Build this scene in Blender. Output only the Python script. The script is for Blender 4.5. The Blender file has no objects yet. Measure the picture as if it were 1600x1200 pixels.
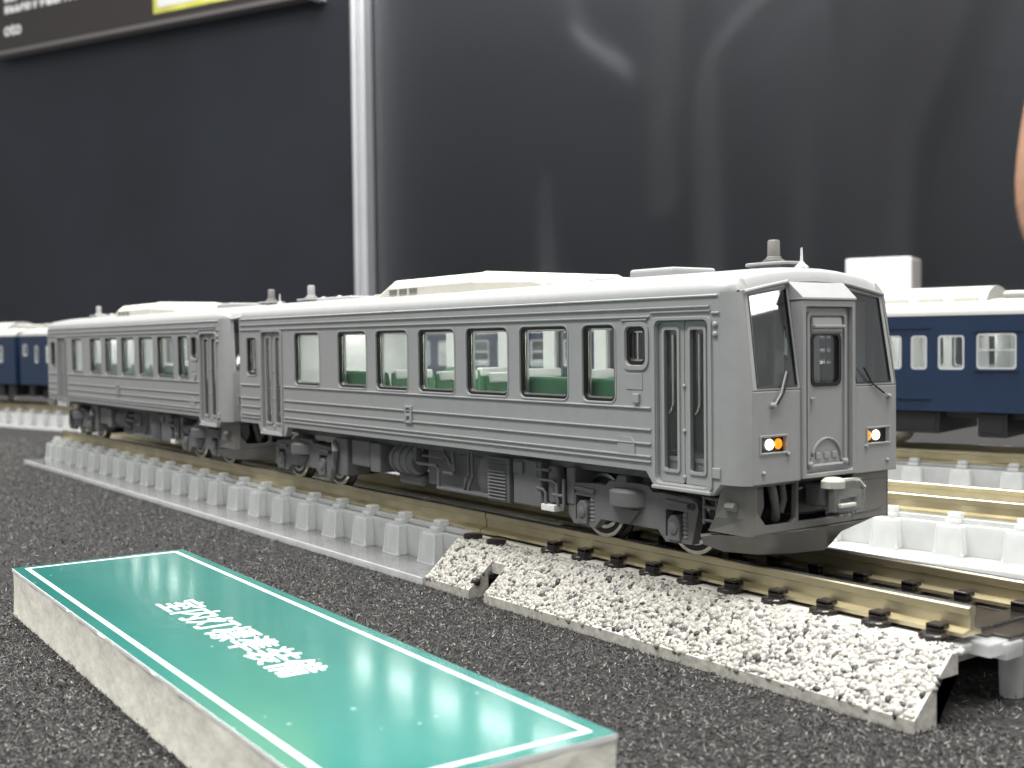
import bpy, math, random
import numpy as np
from mathutils import Vector, Matrix
from mathutils.geometry import tessellate_polygon

S = 0.001                      # everything below is written in millimetres
rnd = random.Random(7)
sc = bpy.context.scene
col = sc.collection

# ------------------------------------------------------------------ camera, world, lamps, exposure
def cam_setup():
    yaw, pitch, roll = 2.51321753, -0.0379548543, -0.0124613144
    f = Vector((math.cos(pitch) * math.cos(yaw), math.cos(pitch) * math.sin(yaw), math.sin(pitch)))
    r = f.cross(Vector((0, 0, 1))).normalized()
    u = r.cross(f)
    c, s = math.cos(roll), math.sin(roll)
    r2 = c * r + s * u
    u2 = -s * r + c * u
    cd = bpy.data.cameras.new('camera')
    co = bpy.data.objects.new('camera', cd)
    col.objects.link(co)
    m = Matrix((r2, u2, -f)).transposed().to_4x4()
    m.translation = Vector((58.2549, -71.965, 23.7089)) * S
    co.matrix_world = m
    cd.sensor_width = 36
    cd.lens = 1842.4257 / 1600 * 36
    cd.clip_start = 0.002
    cd.clip_end = 50
    cd.dof.use_dof = True
    cd.dof.focus_distance = 0.100
    cd.dof.aperture_fstop = 90
    sc.camera = co
cam_setup()

w = bpy.data.worlds.new('World')
sc.world = w
w.use_nodes = True
w.node_tree.nodes['Background'].inputs['Color'].default_value = (0.97, 0.98, 1.0, 1)
w.node_tree.nodes['Background'].inputs['Strength'].default_value = 0.42

def area(name, loc, target, sx, sy, power, colr=(1, 1, 1)):
    ld = bpy.data.lights.new(name, 'AREA')
    ld.shape = 'RECTANGLE'
    ld.size, ld.size_y = sx * S, sy * S
    ld.energy = power
    ld.color = colr
    o = bpy.data.objects.new(name, ld)
    col.objects.link(o)
    o.location = Vector(loc) * S
    o.rotation_euler = (Vector(target) - Vector(loc)).to_track_quat('-Z', 'Y').to_euler()
    return o
# first two lamps: ceiling fixtures of the hall, over the table and behind the photographer
area('area_lamp', (-60, 40, 900), (-60, 20, 0), 900, 260, 19.0, (1.0, 0.995, 0.98))
area('area_lamp', (-120, -420, 800), (-60, 0, 0), 900, 160, 9.0, (1.0, 0.99, 0.97))
area('area_lamp', (-454, 588, 780), (-454.1, 588.2, 0), 900, 120, 4.2, (1.0, 0.99, 0.97))  # added lamp, brightens the gap between wall and blur panel
area('area_lamp', (376, 375, 182), (-1, -6, 25), 103, 70, 0.36, (1.0, 0.97, 0.93))  # low side lamp out of view, mirrored in the left windscreen

sc.view_settings.view_transform = 'Standard'
sc.view_settings.look = 'None'
sc.view_settings.exposure = 0.1
sc.view_settings.gamma = 1.0
sc.cycles.use_denoising = True
sc.cycles.max_bounces = 10
sc.cycles.transparent_max_bounces = 24
sc.cycles.transmission_bounces = 10
sc.cycles.caustics_refractive = False
sc.cycles.caustics_reflective = False
sc.cycles.sample_clamp_indirect = 8

# ------------------------------------------------------------------ materials
def nodes_of(name):
    m = bpy.data.materials.new(name)
    m.use_nodes = True
    nt = m.node_tree
    return m, nt, nt.nodes['Principled BSDF']

def plain(name, c, rough=0.5, metal=0.0, var=0.08, scale=900.0, bump=0.0, bscale=2500.0, spec=0.5, emit=None, estr=0.0, coat=0.0):
    m, nt, b = nodes_of(name)
    tc = nt.nodes.new('ShaderNodeTexCoord')
    n = nt.nodes.new('ShaderNodeTexNoise')
    n.inputs['Scale'].default_value = scale
    n.inputs['Detail'].default_value = 4
    nt.links.new(tc.outputs['Object'], n.inputs['Vector'])
    r = nt.nodes.new('ShaderNodeValToRGB')
    r.color_ramp.elements[0].color = [max(0, x * (1 - var)) for x in c] + [1]
    r.color_ramp.elements[1].color = [min(1, x * (1 + var)) for x in c] + [1]
    r.color_ramp.elements[0].position = 0.3
    r.color_ramp.elements[1].position = 0.7
    nt.links.new(n.outputs['Fac'], r.inputs['Fac'])
    nt.links.new(r.outputs['Color'], b.inputs['Base Color'])
    b.inputs['Roughness'].default_value = rough
    b.inputs['Metallic'].default_value = metal
    b.inputs['Specular IOR Level'].default_value = spec
    b.inputs['Coat Weight'].default_value = coat
    if emit:
        b.inputs['Emission Color'].default_value = list(emit) + [1]
        b.inputs['Emission Strength'].default_value = estr
    if bump > 0:
        n2 = nt.nodes.new('ShaderNodeTexNoise')
        n2.inputs['Scale'].default_value = bscale
        n2.inputs['Detail'].default_value = 3
        nt.links.new(tc.outputs['Object'], n2.inputs['Vector'])
        bp = nt.nodes.new('ShaderNodeBump')
        bp.inputs['Strength'].default_value = bump
        bp.inputs['Distance'].default_value = 0.00015
        nt.links.new(n2.outputs['Fac'], bp.inputs['Height'])
        nt.links.new(bp.outputs['Normal'], b.inputs['Normal'])
    return m

def fresnel(nt, ior):
    # the same reflectance on both faces of a thin sheet
    fr = nt.nodes.new('ShaderNodeFresnel')
    g = nt.nodes.new('ShaderNodeNewGeometry')
    mr = nt.nodes.new('ShaderNodeMapRange')
    mr.inputs['To Min'].default_value = ior
    mr.inputs['To Max'].default_value = 1.0 / ior
    nt.links.new(g.outputs['Backfacing'], mr.inputs['Value'])
    nt.links.new(mr.outputs[0], fr.inputs['IOR'])
    return fr

def pane_mat(name, tint, rough=0.02, ior=1.45):
    m = bpy.data.materials.new(name)
    m.use_nodes = True
    nt = m.node_tree
    nt.nodes.clear()
    out = nt.nodes.new('ShaderNodeOutputMaterial')
    mix = nt.nodes.new('ShaderNodeMixShader')
    fr = fresnel(nt, ior)
    tr = nt.nodes.new('ShaderNodeBsdfTransparent')
    tr.inputs['Color'].default_value = list(tint) + [1]
    gl = nt.nodes.new('ShaderNodeBsdfGlossy')
    gl.inputs['Roughness'].default_value = rough
    nt.links.new(fr.outputs['Fac'], mix.inputs['Fac'])
    nt.links.new(tr.outputs[0], mix.inputs[1])
    nt.links.new(gl.outputs[0], mix.inputs[2])
    nt.links.new(mix.outputs[0], out.inputs['Surface'])
    return m

def clear_mat(name, milky=0.35, tint=(0.95, 0.97, 0.98), rough=0.08, refr=False):
    # injection-moulded clear polystyrene: see-through, glossy, slightly milky
    m = bpy.data.materials.new(name)
    m.use_nodes = True
    nt = m.node_tree
    nt.nodes.clear()
    out = nt.nodes.new('ShaderNodeOutputMaterial')
    fr = fresnel(nt, 1.58)
    tr = nt.nodes.new('ShaderNodeBsdfTransparent')
    if refr:
        tr = nt.nodes.new('ShaderNodeBsdfRefraction')
        tr.inputs['IOR'].default_value = 1.35
        tr.inputs['Roughness'].default_value = 0.03
    tr.inputs['Color'].default_value = list(tint) + [1]
    df = nt.nodes.new('ShaderNodeBsdfDiffuse')
    df.inputs['Color'].default_value = (0.95, 0.955, 0.94, 1)
    tl = nt.nodes.new('ShaderNodeBsdfTranslucent')
    tl.inputs['Color'].default_value = (0.95, 0.955, 0.94, 1)
    gl = nt.nodes.new('ShaderNodeBsdfGlossy')
    gl.inputs['Roughness'].default_value = rough
    tc = nt.nodes.new('ShaderNodeTexCoord')
    n = nt.nodes.new('ShaderNodeTexNoise')
    n.inputs['Scale'].default_value = 260
    nt.links.new(tc.outputs['Object'], n.inputs['Vector'])
    mp = nt.nodes.new('ShaderNodeMapRange')
    mp.inputs['To Min'].default_value = milky * 0.6
    mp.inputs['To Max'].default_value = min(1, milky * 1.4)
    nt.links.new(n.outputs['Fac'], mp.inputs['Value'])
    m0 = nt.nodes.new('ShaderNodeMixShader')
    m0.inputs['Fac'].default_value = 0.5
    nt.links.new(df.outputs[0], m0.inputs[1])
    nt.links.new(tl.outputs[0], m0.inputs[2])
    m1 = nt.nodes.new('ShaderNodeMixShader')
    nt.links.new(mp.outputs[0], m1.inputs['Fac'])
    nt.links.new(tr.outputs[0], m1.inputs[1])
    nt.links.new(m0.outputs[0], m1.inputs[2])
    m2 = nt.nodes.new('ShaderNodeMixShader')
    nt.links.new(fr.outputs['Fac'], m2.inputs['Fac'])
    nt.links.new(m1.outputs[0], m2.inputs[1])
    nt.links.new(gl.outputs[0], m2.inputs[2])
    nt.links.new(m2.outputs[0], out.inputs['Surface'])
    return m

def island_mat(name, stops, rough=0.6, spec=0.5, bump=0.0):
    m, nt, b = nodes_of(name)
    g = nt.nodes.new('ShaderNodeNewGeometry')
    r = nt.nodes.new('ShaderNodeValToRGB')
    cr = r.color_ramp
    cr.interpolation = 'CONSTANT'
    cr.elements[0].position = stops[0][0]
    cr.elements[0].color = list(stops[0][1]) + [1]
    cr.elements[1].position = stops[1][0]
    cr.elements[1].color = list(stops[1][1]) + [1]
    for p, c in stops[2:]:
        e = cr.elements.new(p)
        e.color = list(c) + [1]
    nt.links.new(g.outputs['Random Per Island'], r.inputs['Fac'])
    nt.links.new(r.outputs['Color'], b.inputs['Base Color'])
    b.inputs['Roughness'].default_value = rough
    b.inputs['Specular IOR Level'].default_value = spec
    return m

M = dict(
    grey=plain('grey_plastic', (0.335, 0.338, 0.335), 0.40, bump=0.05, var=0.03),
    roof=plain('roof_grey_plastic', (0.355, 0.357, 0.35), 0.42, bump=0.06, var=0.03),
    ivory=plain('ivory_plastic', (0.62, 0.61, 0.53), 0.5, bump=0.05, var=0.03),
    under=plain('underfloor_plastic', (0.145, 0.145, 0.145), 0.45, bump=0.08, var=0.06),
    skirt=plain('skirt_plastic', (0.20, 0.195, 0.18), 0.42, bump=0.08, var=0.05),
    dark=plain('dark_plastic', (0.02, 0.02, 0.022), 0.4, var=0.1),
    rubber=plain('black_gasket', (0.012, 0.012, 0.013), 0.3, var=0.1),
    steel=plain('bright_steel', (0.75, 0.73, 0.68), 0.25, metal=1.0, var=0.05),
    brass=plain('rail_brass', (0.60, 0.535, 0.36), 0.36, metal=0.9, var=0.12, scale=300),
    pane=pane_mat('window_pane', (0.93, 0.95, 0.95), ior=1.6),
    smoke=pane_mat('windscreen_pane', (0.80, 0.82, 0.82), ior=1.9),
    clear=clear_mat('clear_plastic', 0.55),
    clearw=clear_mat('clear_plastic_milky', 0.5, rough=0.04),
    clearx=clear_mat('clear_plastic_lit', 0.85),  # whitened plastic: bright edges and blown-out tracks put into the colour
    plate=clear_mat('clear_plate', 0.34),
    lining=plain('interior_lining', (0.72, 0.73, 0.72), 0.5, var=0.03),
    seat=plain('green_seat', (0.07, 0.20, 0.10), 0.45, var=0.1),
    cover=plain('white_headrest', (0.8, 0.8, 0.78), 0.5, var=0.03),
    lamp=plain('headlight_lens', (0.9, 0.9, 0.9), 0.2, emit=(1.0, 0.95, 0.86), estr=4.5, var=0.02),
    amber=plain('amber_lens', (0.8, 0.25, 0.01), 0.2, emit=(1.0, 0.30, 0.01), estr=1.1, var=0.05),
    strip=plain('interior_lamp', (0.9, 0.9, 0.9), 0.4, emit=(1.0, 0.98, 0.93), estr=20, var=0.02),
    blue=plain('blue_paint', (0.011, 0.027, 0.066), 0.38, bump=0.05, var=0.06),
    cream=plain('cream_roof', (0.42, 0.42, 0.39), 0.5, var=0.04),
    sleeper=plain('black_sleeper', (0.02, 0.017, 0.016), 0.22, bump=0.25, bscale=1500, var=0.2),
    bed=plain('ballast_base', (0.50, 0.48, 0.43), 0.55, bump=0.3, bscale=1600, var=0.25, scale=1500),
    stone=island_mat('ballast_grains', [(0.0, (0.03, 0.03, 0.03)), (0.10, (0.13, 0.125, 0.12)), (0.19, (0.27, 0.26, 0.24)), (0.34, (0.38, 0.362, 0.32)), (0.72, (0.46, 0.44, 0.39))], 0.45),
    fibre=island_mat('carpet_fibres', [(0.0, (0.012, 0.012, 0.012)), (0.40, (0.045, 0.043, 0.040)), (0.74, (0.11, 0.104, 0.094)), (0.94, (0.27, 0.255, 0.23))], 0.7),
    alu=plain('anodised_aluminium', (0.78, 0.79, 0.80), 0.35, metal=0.55, var=0.03, scale=30),
    panel=plain('dark_booth_panel', (0.010, 0.0125, 0.019), 0.55, var=0.25, scale=7, bump=0.1, bscale=900),
    white=plain('white_card', (0.82, 0.82, 0.8), 0.6, var=0.02),
    foam=plain('foam_board_core', (0.90, 0.87, 0.77), 0.8, bump=1.0, bscale=650, var=0.08, scale=500),
    posterbg=plain('poster_black', (0.035, 0.029, 0.028), 0.5, var=0.05),
    trim=plain('poster_edge', (0.16, 0.145, 0.145), 0.5, var=0.05),
    yellow=plain('poster_yellow', (0.75, 0.70, 0.12), 0.5, var=0.5, scale=14),
    skin=plain('skin', (0.50, 0.29, 0.19), 0.5, var=0.08, scale=40),
    cloth=plain('dark_cloth', (0.04, 0.04, 0.045), 0.8, var=0.2, scale=60),
    greystreak=plain('grey_streak', (0.25, 0.25, 0.26), 0.8, var=0.1, scale=40),
    palestreak=plain('pale_streak', (0.55, 0.56, 0.58), 0.5, metal=0.0, var=0.05, scale=40),
    orange=plain('orange_plastic', (0.65, 0.22, 0.05), 0.5),
    white_text=plain('white_print', (0.85, 0.86, 0.85), 0.35, var=0.01),
)

def carpet_mat():
    m, nt, b = nodes_of('dark_felt_carpet')
    tc = nt.nodes.new('ShaderNodeTexCoord')
    n = nt.nodes.new('ShaderNodeTexNoise')
    n.inputs['Scale'].default_value = 1400
    n.inputs['Detail'].default_value = 6
    n.inputs['Roughness'].default_value = 0.75
    nt.links.new(tc.outputs['Object'], n.inputs['Vector'])
    r = nt.nodes.new('ShaderNodeValToRGB')
    r.color_ramp.elements[0].position = 0.35
    r.color_ramp.elements[0].color = (0.010, 0.010, 0.010, 1)
    r.color_ramp.elements[1].position = 0.78
    r.color_ramp.elements[1].color = (0.085, 0.082, 0.078, 1)
    nt.links.new(n.outputs['Fac'], r.inputs['Fac'])
    nt.links.new(r.outputs['Color'], b.inputs['Base Color'])
    b.inputs['Roughness'].default_value = 0.9
    b.inputs['Specular IOR Level'].default_value = 0.2
    bp = nt.nodes.new('ShaderNodeBump')
    bp.inputs['Strength'].default_value = 1.0
    bp.inputs['Distance'].default_value = 0.0004
    nt.links.new(n.outputs['Fac'], bp.inputs['Height'])
    nt.links.new(bp.outputs['Normal'], b.inputs['Normal'])
    return m
M['carpet'] = carpet_mat()

def teal_mat():
    m, nt, b = nodes_of('glossy_teal_print')
    tc = nt.nodes.new('ShaderNodeTexCoord')
    n = nt.nodes.new('ShaderNodeTexNoise')
    n.inputs['Scale'].default_value = 60
    n.inputs['Detail'].default_value = 3
    nt.links.new(tc.outputs['Object'], n.inputs['Vector'])
    r = nt.nodes.new('ShaderNodeValToRGB')
    r.color_ramp.elements[0].position = 0.3
    r.color_ramp.elements[0].color = (0.016, 0.150, 0.128, 1)
    r.color_ramp.elements[1].position = 0.7
    r.color_ramp.elements[1].color = (0.028, 0.195, 0.165, 1)
    nt.links.new(n.outputs['Fac'], r.inputs['Fac'])
    # dust specks and scuffs
    v = nt.nodes.new('ShaderNodeTexVoronoi')
    v.inputs['Scale'].default_value = 520
    nt.links.new(tc.outputs['Object'], v.inputs['Vector'])
    n3 = nt.nodes.new('ShaderNodeTexNoise')
    n3.inputs['Scale'].default_value = 75
    n3.inputs['Detail'].default_value = 6
    nt.links.new(tc.outputs['Object'], n3.inputs['Vector'])
    th = nt.nodes.new('ShaderNodeMath')
    th.operation = 'MULTIPLY'
    th.inputs[1].default_value = 0.11
    nt.links.new(n3.outputs['Fac'], th.inputs[0])
    sub = nt.nodes.new('ShaderNodeMath')
    sub.operation = 'LESS_THAN'
    nt.links.new(v.outputs['Distance'], sub.inputs[0])
    nt.links.new(th.outputs[0], sub.inputs[1])
    gate = nt.nodes.new('ShaderNodeMath')
    gate.operation = 'GREATER_THAN'
    gate.inputs[1].default_value = 0.5
    nt.links.new(n3.outputs['Fac'], gate.inputs[0])
    mul = nt.nodes.new('ShaderNodeMath')
    mul.operation = 'MULTIPLY'
    nt.links.new(sub.outputs[0], mul.inputs[0])
    nt.links.new(gate.outputs[0], mul.inputs[1])
    mx = nt.nodes.new('ShaderNodeMixRGB')
    mx.inputs['Color2'].default_value = (0.28, 0.40, 0.36, 1)
    nt.links.new(mul.outputs[0], mx.inputs['Fac'])
    nt.links.new(r.outputs['Color'], mx.inputs['Color1'])
    nt.links.new(mx.outputs['Color'], b.inputs['Base Color'])
    n2 = nt.nodes.new('ShaderNodeTexNoise')
    n2.inputs['Scale'].default_value = 260
    n2.inputs['Detail'].default_value = 5
    nt.links.new(tc.outputs['Object'], n2.inputs['Vector'])
    bp = nt.nodes.new('ShaderNodeBump')
    bp.inputs['Strength'].default_value = 0.10
    bp.inputs['Distance'].default_value = 0.0003
    nt.links.new(n2.outputs['Fac'], bp.inputs['Height'])
    nt.links.new(bp.outputs['Normal'], b.inputs['Normal'])
    b.inputs['Roughness'].default_value = 0.2
    b.inputs['Specular IOR Level'].default_value = 0.8
    b.inputs['Coat Weight'].default_value = 0.6
    b.inputs['Coat Roughness'].default_value = 0.12
    return m
M['teal'] = teal_mat()

def frosted_mat():
    m, nt, b = nodes_of('blur_panel_acrylic')
    b.inputs['Base Color'].default_value = (0.66, 0.675, 0.70, 1)
    b.inputs['Transmission Weight'].default_value = 1.0
    b.inputs['Roughness'].default_value = 0.64
    b.inputs['IOR'].default_value = 1.12
    b.inputs['Specular IOR Level'].default_value = 0.2
    return m
M['frost'] = frosted_mat()

# ------------------------------------------------------------------ mesh helpers
class MB:
    def __init__(s):
        s.v = []
        s.f = []
    def quad(s, a, b, c, d):
        n = len(s.v)
        s.v += [a, b, c, d]
        s.f.append((n, n + 1, n + 2, n + 3))
        return s
    def box(s, x0, x1, y0, y1, z0, z1):
        n = len(s.v)
        s.v += [(x0, y0, z0), (x1, y0, z0), (x1, y1, z0), (x0, y1, z0), (x0, y0, z1), (x1, y0, z1), (x1, y1, z1), (x0, y1, z1)]
        for q in ((0, 3, 2, 1), (4, 5, 6, 7), (0, 1, 5, 4), (1, 2, 6, 5), (2, 3, 7, 6), (3, 0, 4, 7)):
            s.f.append(tuple(n + i for i in q))
        return s
    def prism(s, poly, axis, a, b, holes=()):
        """polygon (with holes) in the plane across an axis, extruded from a to b; axis y: (x,z), x: (y,z), z: (x,y)"""
        def P(q, t):
            return {'y': (q[0], t, q[1]), 'x': (t, q[0], q[1]), 'z': (q[0], q[1], t)}[axis]
        loops = [list(poly)] + [list(h) for h in holes]
        flat = [p for l in loops for p in l]
        tris = tessellate_polygon([[Vector((p[0], p[1], 0)) for p in l] for l in loops])
        n = len(s.v)
        k = len(flat)
        s.v += [P(p, a) for p in flat] + [P(p, b) for p in flat]
        for t in tris:
            s.f.append((n + t[0], n + t[1], n + t[2]))
            s.f.append((n + k + t[2], n + k + t[1], n + k + t[0]))
        i = 0
        for l in loops:
            L = len(l)
            for j in range(L):
                p, q = n + i + j, n + i + (j + 1) % L
                s.f.append((p, q, q + k, p + k))
            i += L
        return s
    def loft(s, loops, closed=False, cap=False):
        n = len(s.v)
        L = len(loops[0])
        for l in loops:
            s.v += [tuple(p) for p in l]
        for i in range(len(loops) - 1):
            for j in range(L if closed else L - 1):
                a, b = n + i * L + j, n + i * L + (j + 1) % L
                s.f.append((a, b, b + L, a + L))
        if cap:
            s.f.append(tuple(n + j for j in range(L))[::-1])
            s.f.append(tuple(n + (len(loops) - 1) * L + j for j in range(L)))
        return s
    def tube(s, path, r, n=8, cap=True):
        path = [Vector(p) for p in path]
        rs = r if isinstance(r, (list, tuple)) else [r] * len(path)
        loops = []
        up = Vector((0, 0, 1))
        for i, p in enumerate(path):
            d = (path[min(i + 1, len(path) - 1)] - path[max(i - 1, 0)]).normalized()
            ref = up if abs(d.dot(up)) < 0.95 else Vector((0, 1, 0))
            a = d.cross(ref).normalized()
            b = a.cross(d)
            loops.append([tuple(p + (a * math.cos(t) + b * math.sin(t)) * rs[i]) for t in [2 * math.pi * k / n for k in range(n)]])
        return s.loft(loops, True, cap)
    def lathe(s, c, prof, axis='z', n=20):
        """profile (radius, height) turned round an axis through c, ends capped"""
        loops = []
        for r, h in prof:
            l = []
            for k in range(n):
                t = 2 * math.pi * k / n
                a, b = r * math.cos(t), r * math.sin(t)
                l.append({'z': (c[0] + a, c[1] + b, c[2] + h), 'y': (c[0] + a, c[1] + h, c[2] - b), 'x': (c[0] + h, c[1] + a, c[2] + b)}[axis])
            loops.append(l)
        return s.loft(loops, True, True)
    def shear(s, fn):
        s.v = [fn(p) for p in s.v]
        return s

OFF = [Vector((0, 0, 0))]
def build(name, mb, mat, parent=None, smooth=False, bevel=0.0, segs=2):
    me = bpy.data.meshes.new(name)
    o0 = OFF[0]
    me.from_pydata([((x - o0.x) * S, (y - o0.y) * S, (z - o0.z) * S) for x, y, z in mb.v], [], mb.f)
    me.update()
    import bmesh
    bm = bmesh.new()
    bm.from_mesh(me)
    bmesh.ops.recalc_face_normals(bm, faces=bm.faces)
    bm.to_mesh(me)
    bm.free()
    if smooth:
        me.polygons.foreach_set('use_smooth', [True] * len(me.polygons))
        if smooth != 'all':
            me.set_sharp_from_angle(angle=math.radians(38))
    me.materials.append(M[mat] if isinstance(mat, str) else mat)
    o = bpy.data.objects.new(name, me)
    col.objects.link(o)
    if parent:
        o.parent = parent
    if bevel:
        bv = o.modifiers.new('bevel', 'BEVEL')
        bv.width = bevel * S
        bv.segments = segs
        bv.limit_method = 'ANGLE'
        bv.angle_limit = math.radians(40)
    return o

def thing(name, label, cat, loc=(0, 0, 0), rz=0.0, group=None):
    o = bpy.data.objects.new(name, None)
    o.empty_display_size = 0.005
    col.objects.link(o)
    o.location = Vector(loc) * S
    o.rotation_euler = (0, 0, rz)
    tag(o, label, cat, group)
    return o

def tag(o, label, cat, group=None):
    o['label'] = label
    o['category'] = cat
    if group:
        o['group'] = group
    return o

def copy_tree(o, parent=None):
    c = o.copy()
    col.objects.link(c)
    c.parent = parent
    for ch in list(o.children):
        copy_tree(ch, c)
    return c

def rrect(x0, x1, z0, z1, r=0.5, n=4):
    pts = []
    for cx, cz, a0 in ((x1 - r, z1 - r, 0), (x0 + r, z1 - r, 90), (x0 + r, z0 + r, 180), (x1 - r, z0 + r, 270)):
        for k in range(n + 1):
            t = math.radians(a0 + 90 * k / n)
            pts.append((cx + r * math.cos(t), cz + r * math.sin(t)))
    return pts

def inset(rect, d):
    return (rect[0] + d, rect[1] - d, rect[2] + d, rect[3] - d)

# ------------------------------------------------------------------ setting: table top and back wall
def build_setting():
    OFF[0] = Vector((0, 0, 0))
    mb = MB()
    mb.box(-900, 500, -400, 420, -12, 0)
    o = build('table_top', mb, 'carpet')
    o['kind'] = 'structure'
    # loose pile standing out of the felt
    rs = np.random.RandomState(3)
    def fibres(n, x0, x1, y0, y1, lo, hi):
        p = np.stack([rs.uniform(x0, x1, n), rs.uniform(y0, y1, n), rs.uniform(-0.05, 0.12, n)], 1)
        a = rs.uniform(0, 2 * math.pi, n)
        e = np.abs(rs.normal(0, 0.45, n))
        L = rs.uniform(lo, hi, n)
        wd = rs.uniform(0.02, 0.05, n)
        d = np.stack([np.cos(a) * np.cos(e), np.sin(a) * np.cos(e), np.sin(e)], 1)
        s_ = np.stack([-np.sin(a), np.cos(a), rs.uniform(-.5, .5, n)], 1) * wd[:, None]
        q = p + d * L[:, None]
        return np.stack([p - s_, p + s_, q + s_ * .5, q - s_ * .5], 1).reshape(-1, 3)
    V = np.concatenate([fibres(230000, -60, 45, -70, -8, 0.08, 0.4), fibres(120000, -60, 45, -66, -28, 0.06, 0.3), fibres(150000, -260, -60, -75, 25, 0.15, 0.7), fibres(26000, 12, 70, -30, 25, 0.15, 0.5)])
    # keep the pile off the foam board
    nf = len(V) // 4
    me = bpy.data.meshes.new('carpet_pile')
    me.vertices.add(nf * 4)
    me.vertices.foreach_set('co', (V * S).astype(np.float32).ravel())
    me.loops.add(nf * 4)
    me.loops.foreach_set('vertex_index', np.arange(nf * 4, dtype=np.int32))
    me.polygons.add(nf)
    me.polygons.foreach_set('loop_start', np.arange(0, nf * 4, 4, dtype=np.int32))
    me.update()
    me.validate()
    me.materials.append(M['fibre'])
    o = bpy.data.objects.new('carpet_pile', me)
    col.objects.link(o)
    o['kind'] = 'stuff'
    o['label'] = 'short grey fibres of the dark felt table covering'
    o['category'] = 'carpet'

W0 = Vector((-751, 515, 0))
WD = Vector((0.9063, 0.4226, 0))          # along the back wall, to the right
WN = Vector((0.4226, -0.9063, 0))         # out of the wall, to the viewer
def wp(s_, z, out=0.0):
    p = W0 + WD * s_ + WN * out
    return (p.x, p.y, z)

def wbox(mb, s0, s1, z0, z1, o0, o1):
    n = len(mb.v)
    mb.v += [wp(s0, z0, o0), wp(s1, z0, o0), wp(s1, z0, o1), wp(s0, z0, o1), wp(s0, z1, o0), wp(s1, z1, o0), wp(s1, z1, o1), wp(s0, z1, o1)]
    for q in ((0, 3, 2, 1), (4, 5, 6, 7), (0, 1, 5, 4), (1, 2, 6, 5), (2, 3, 7, 6), (3, 0, 4, 7)):
        mb.f.append(tuple(n + i for i in q))
    return mb

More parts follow.
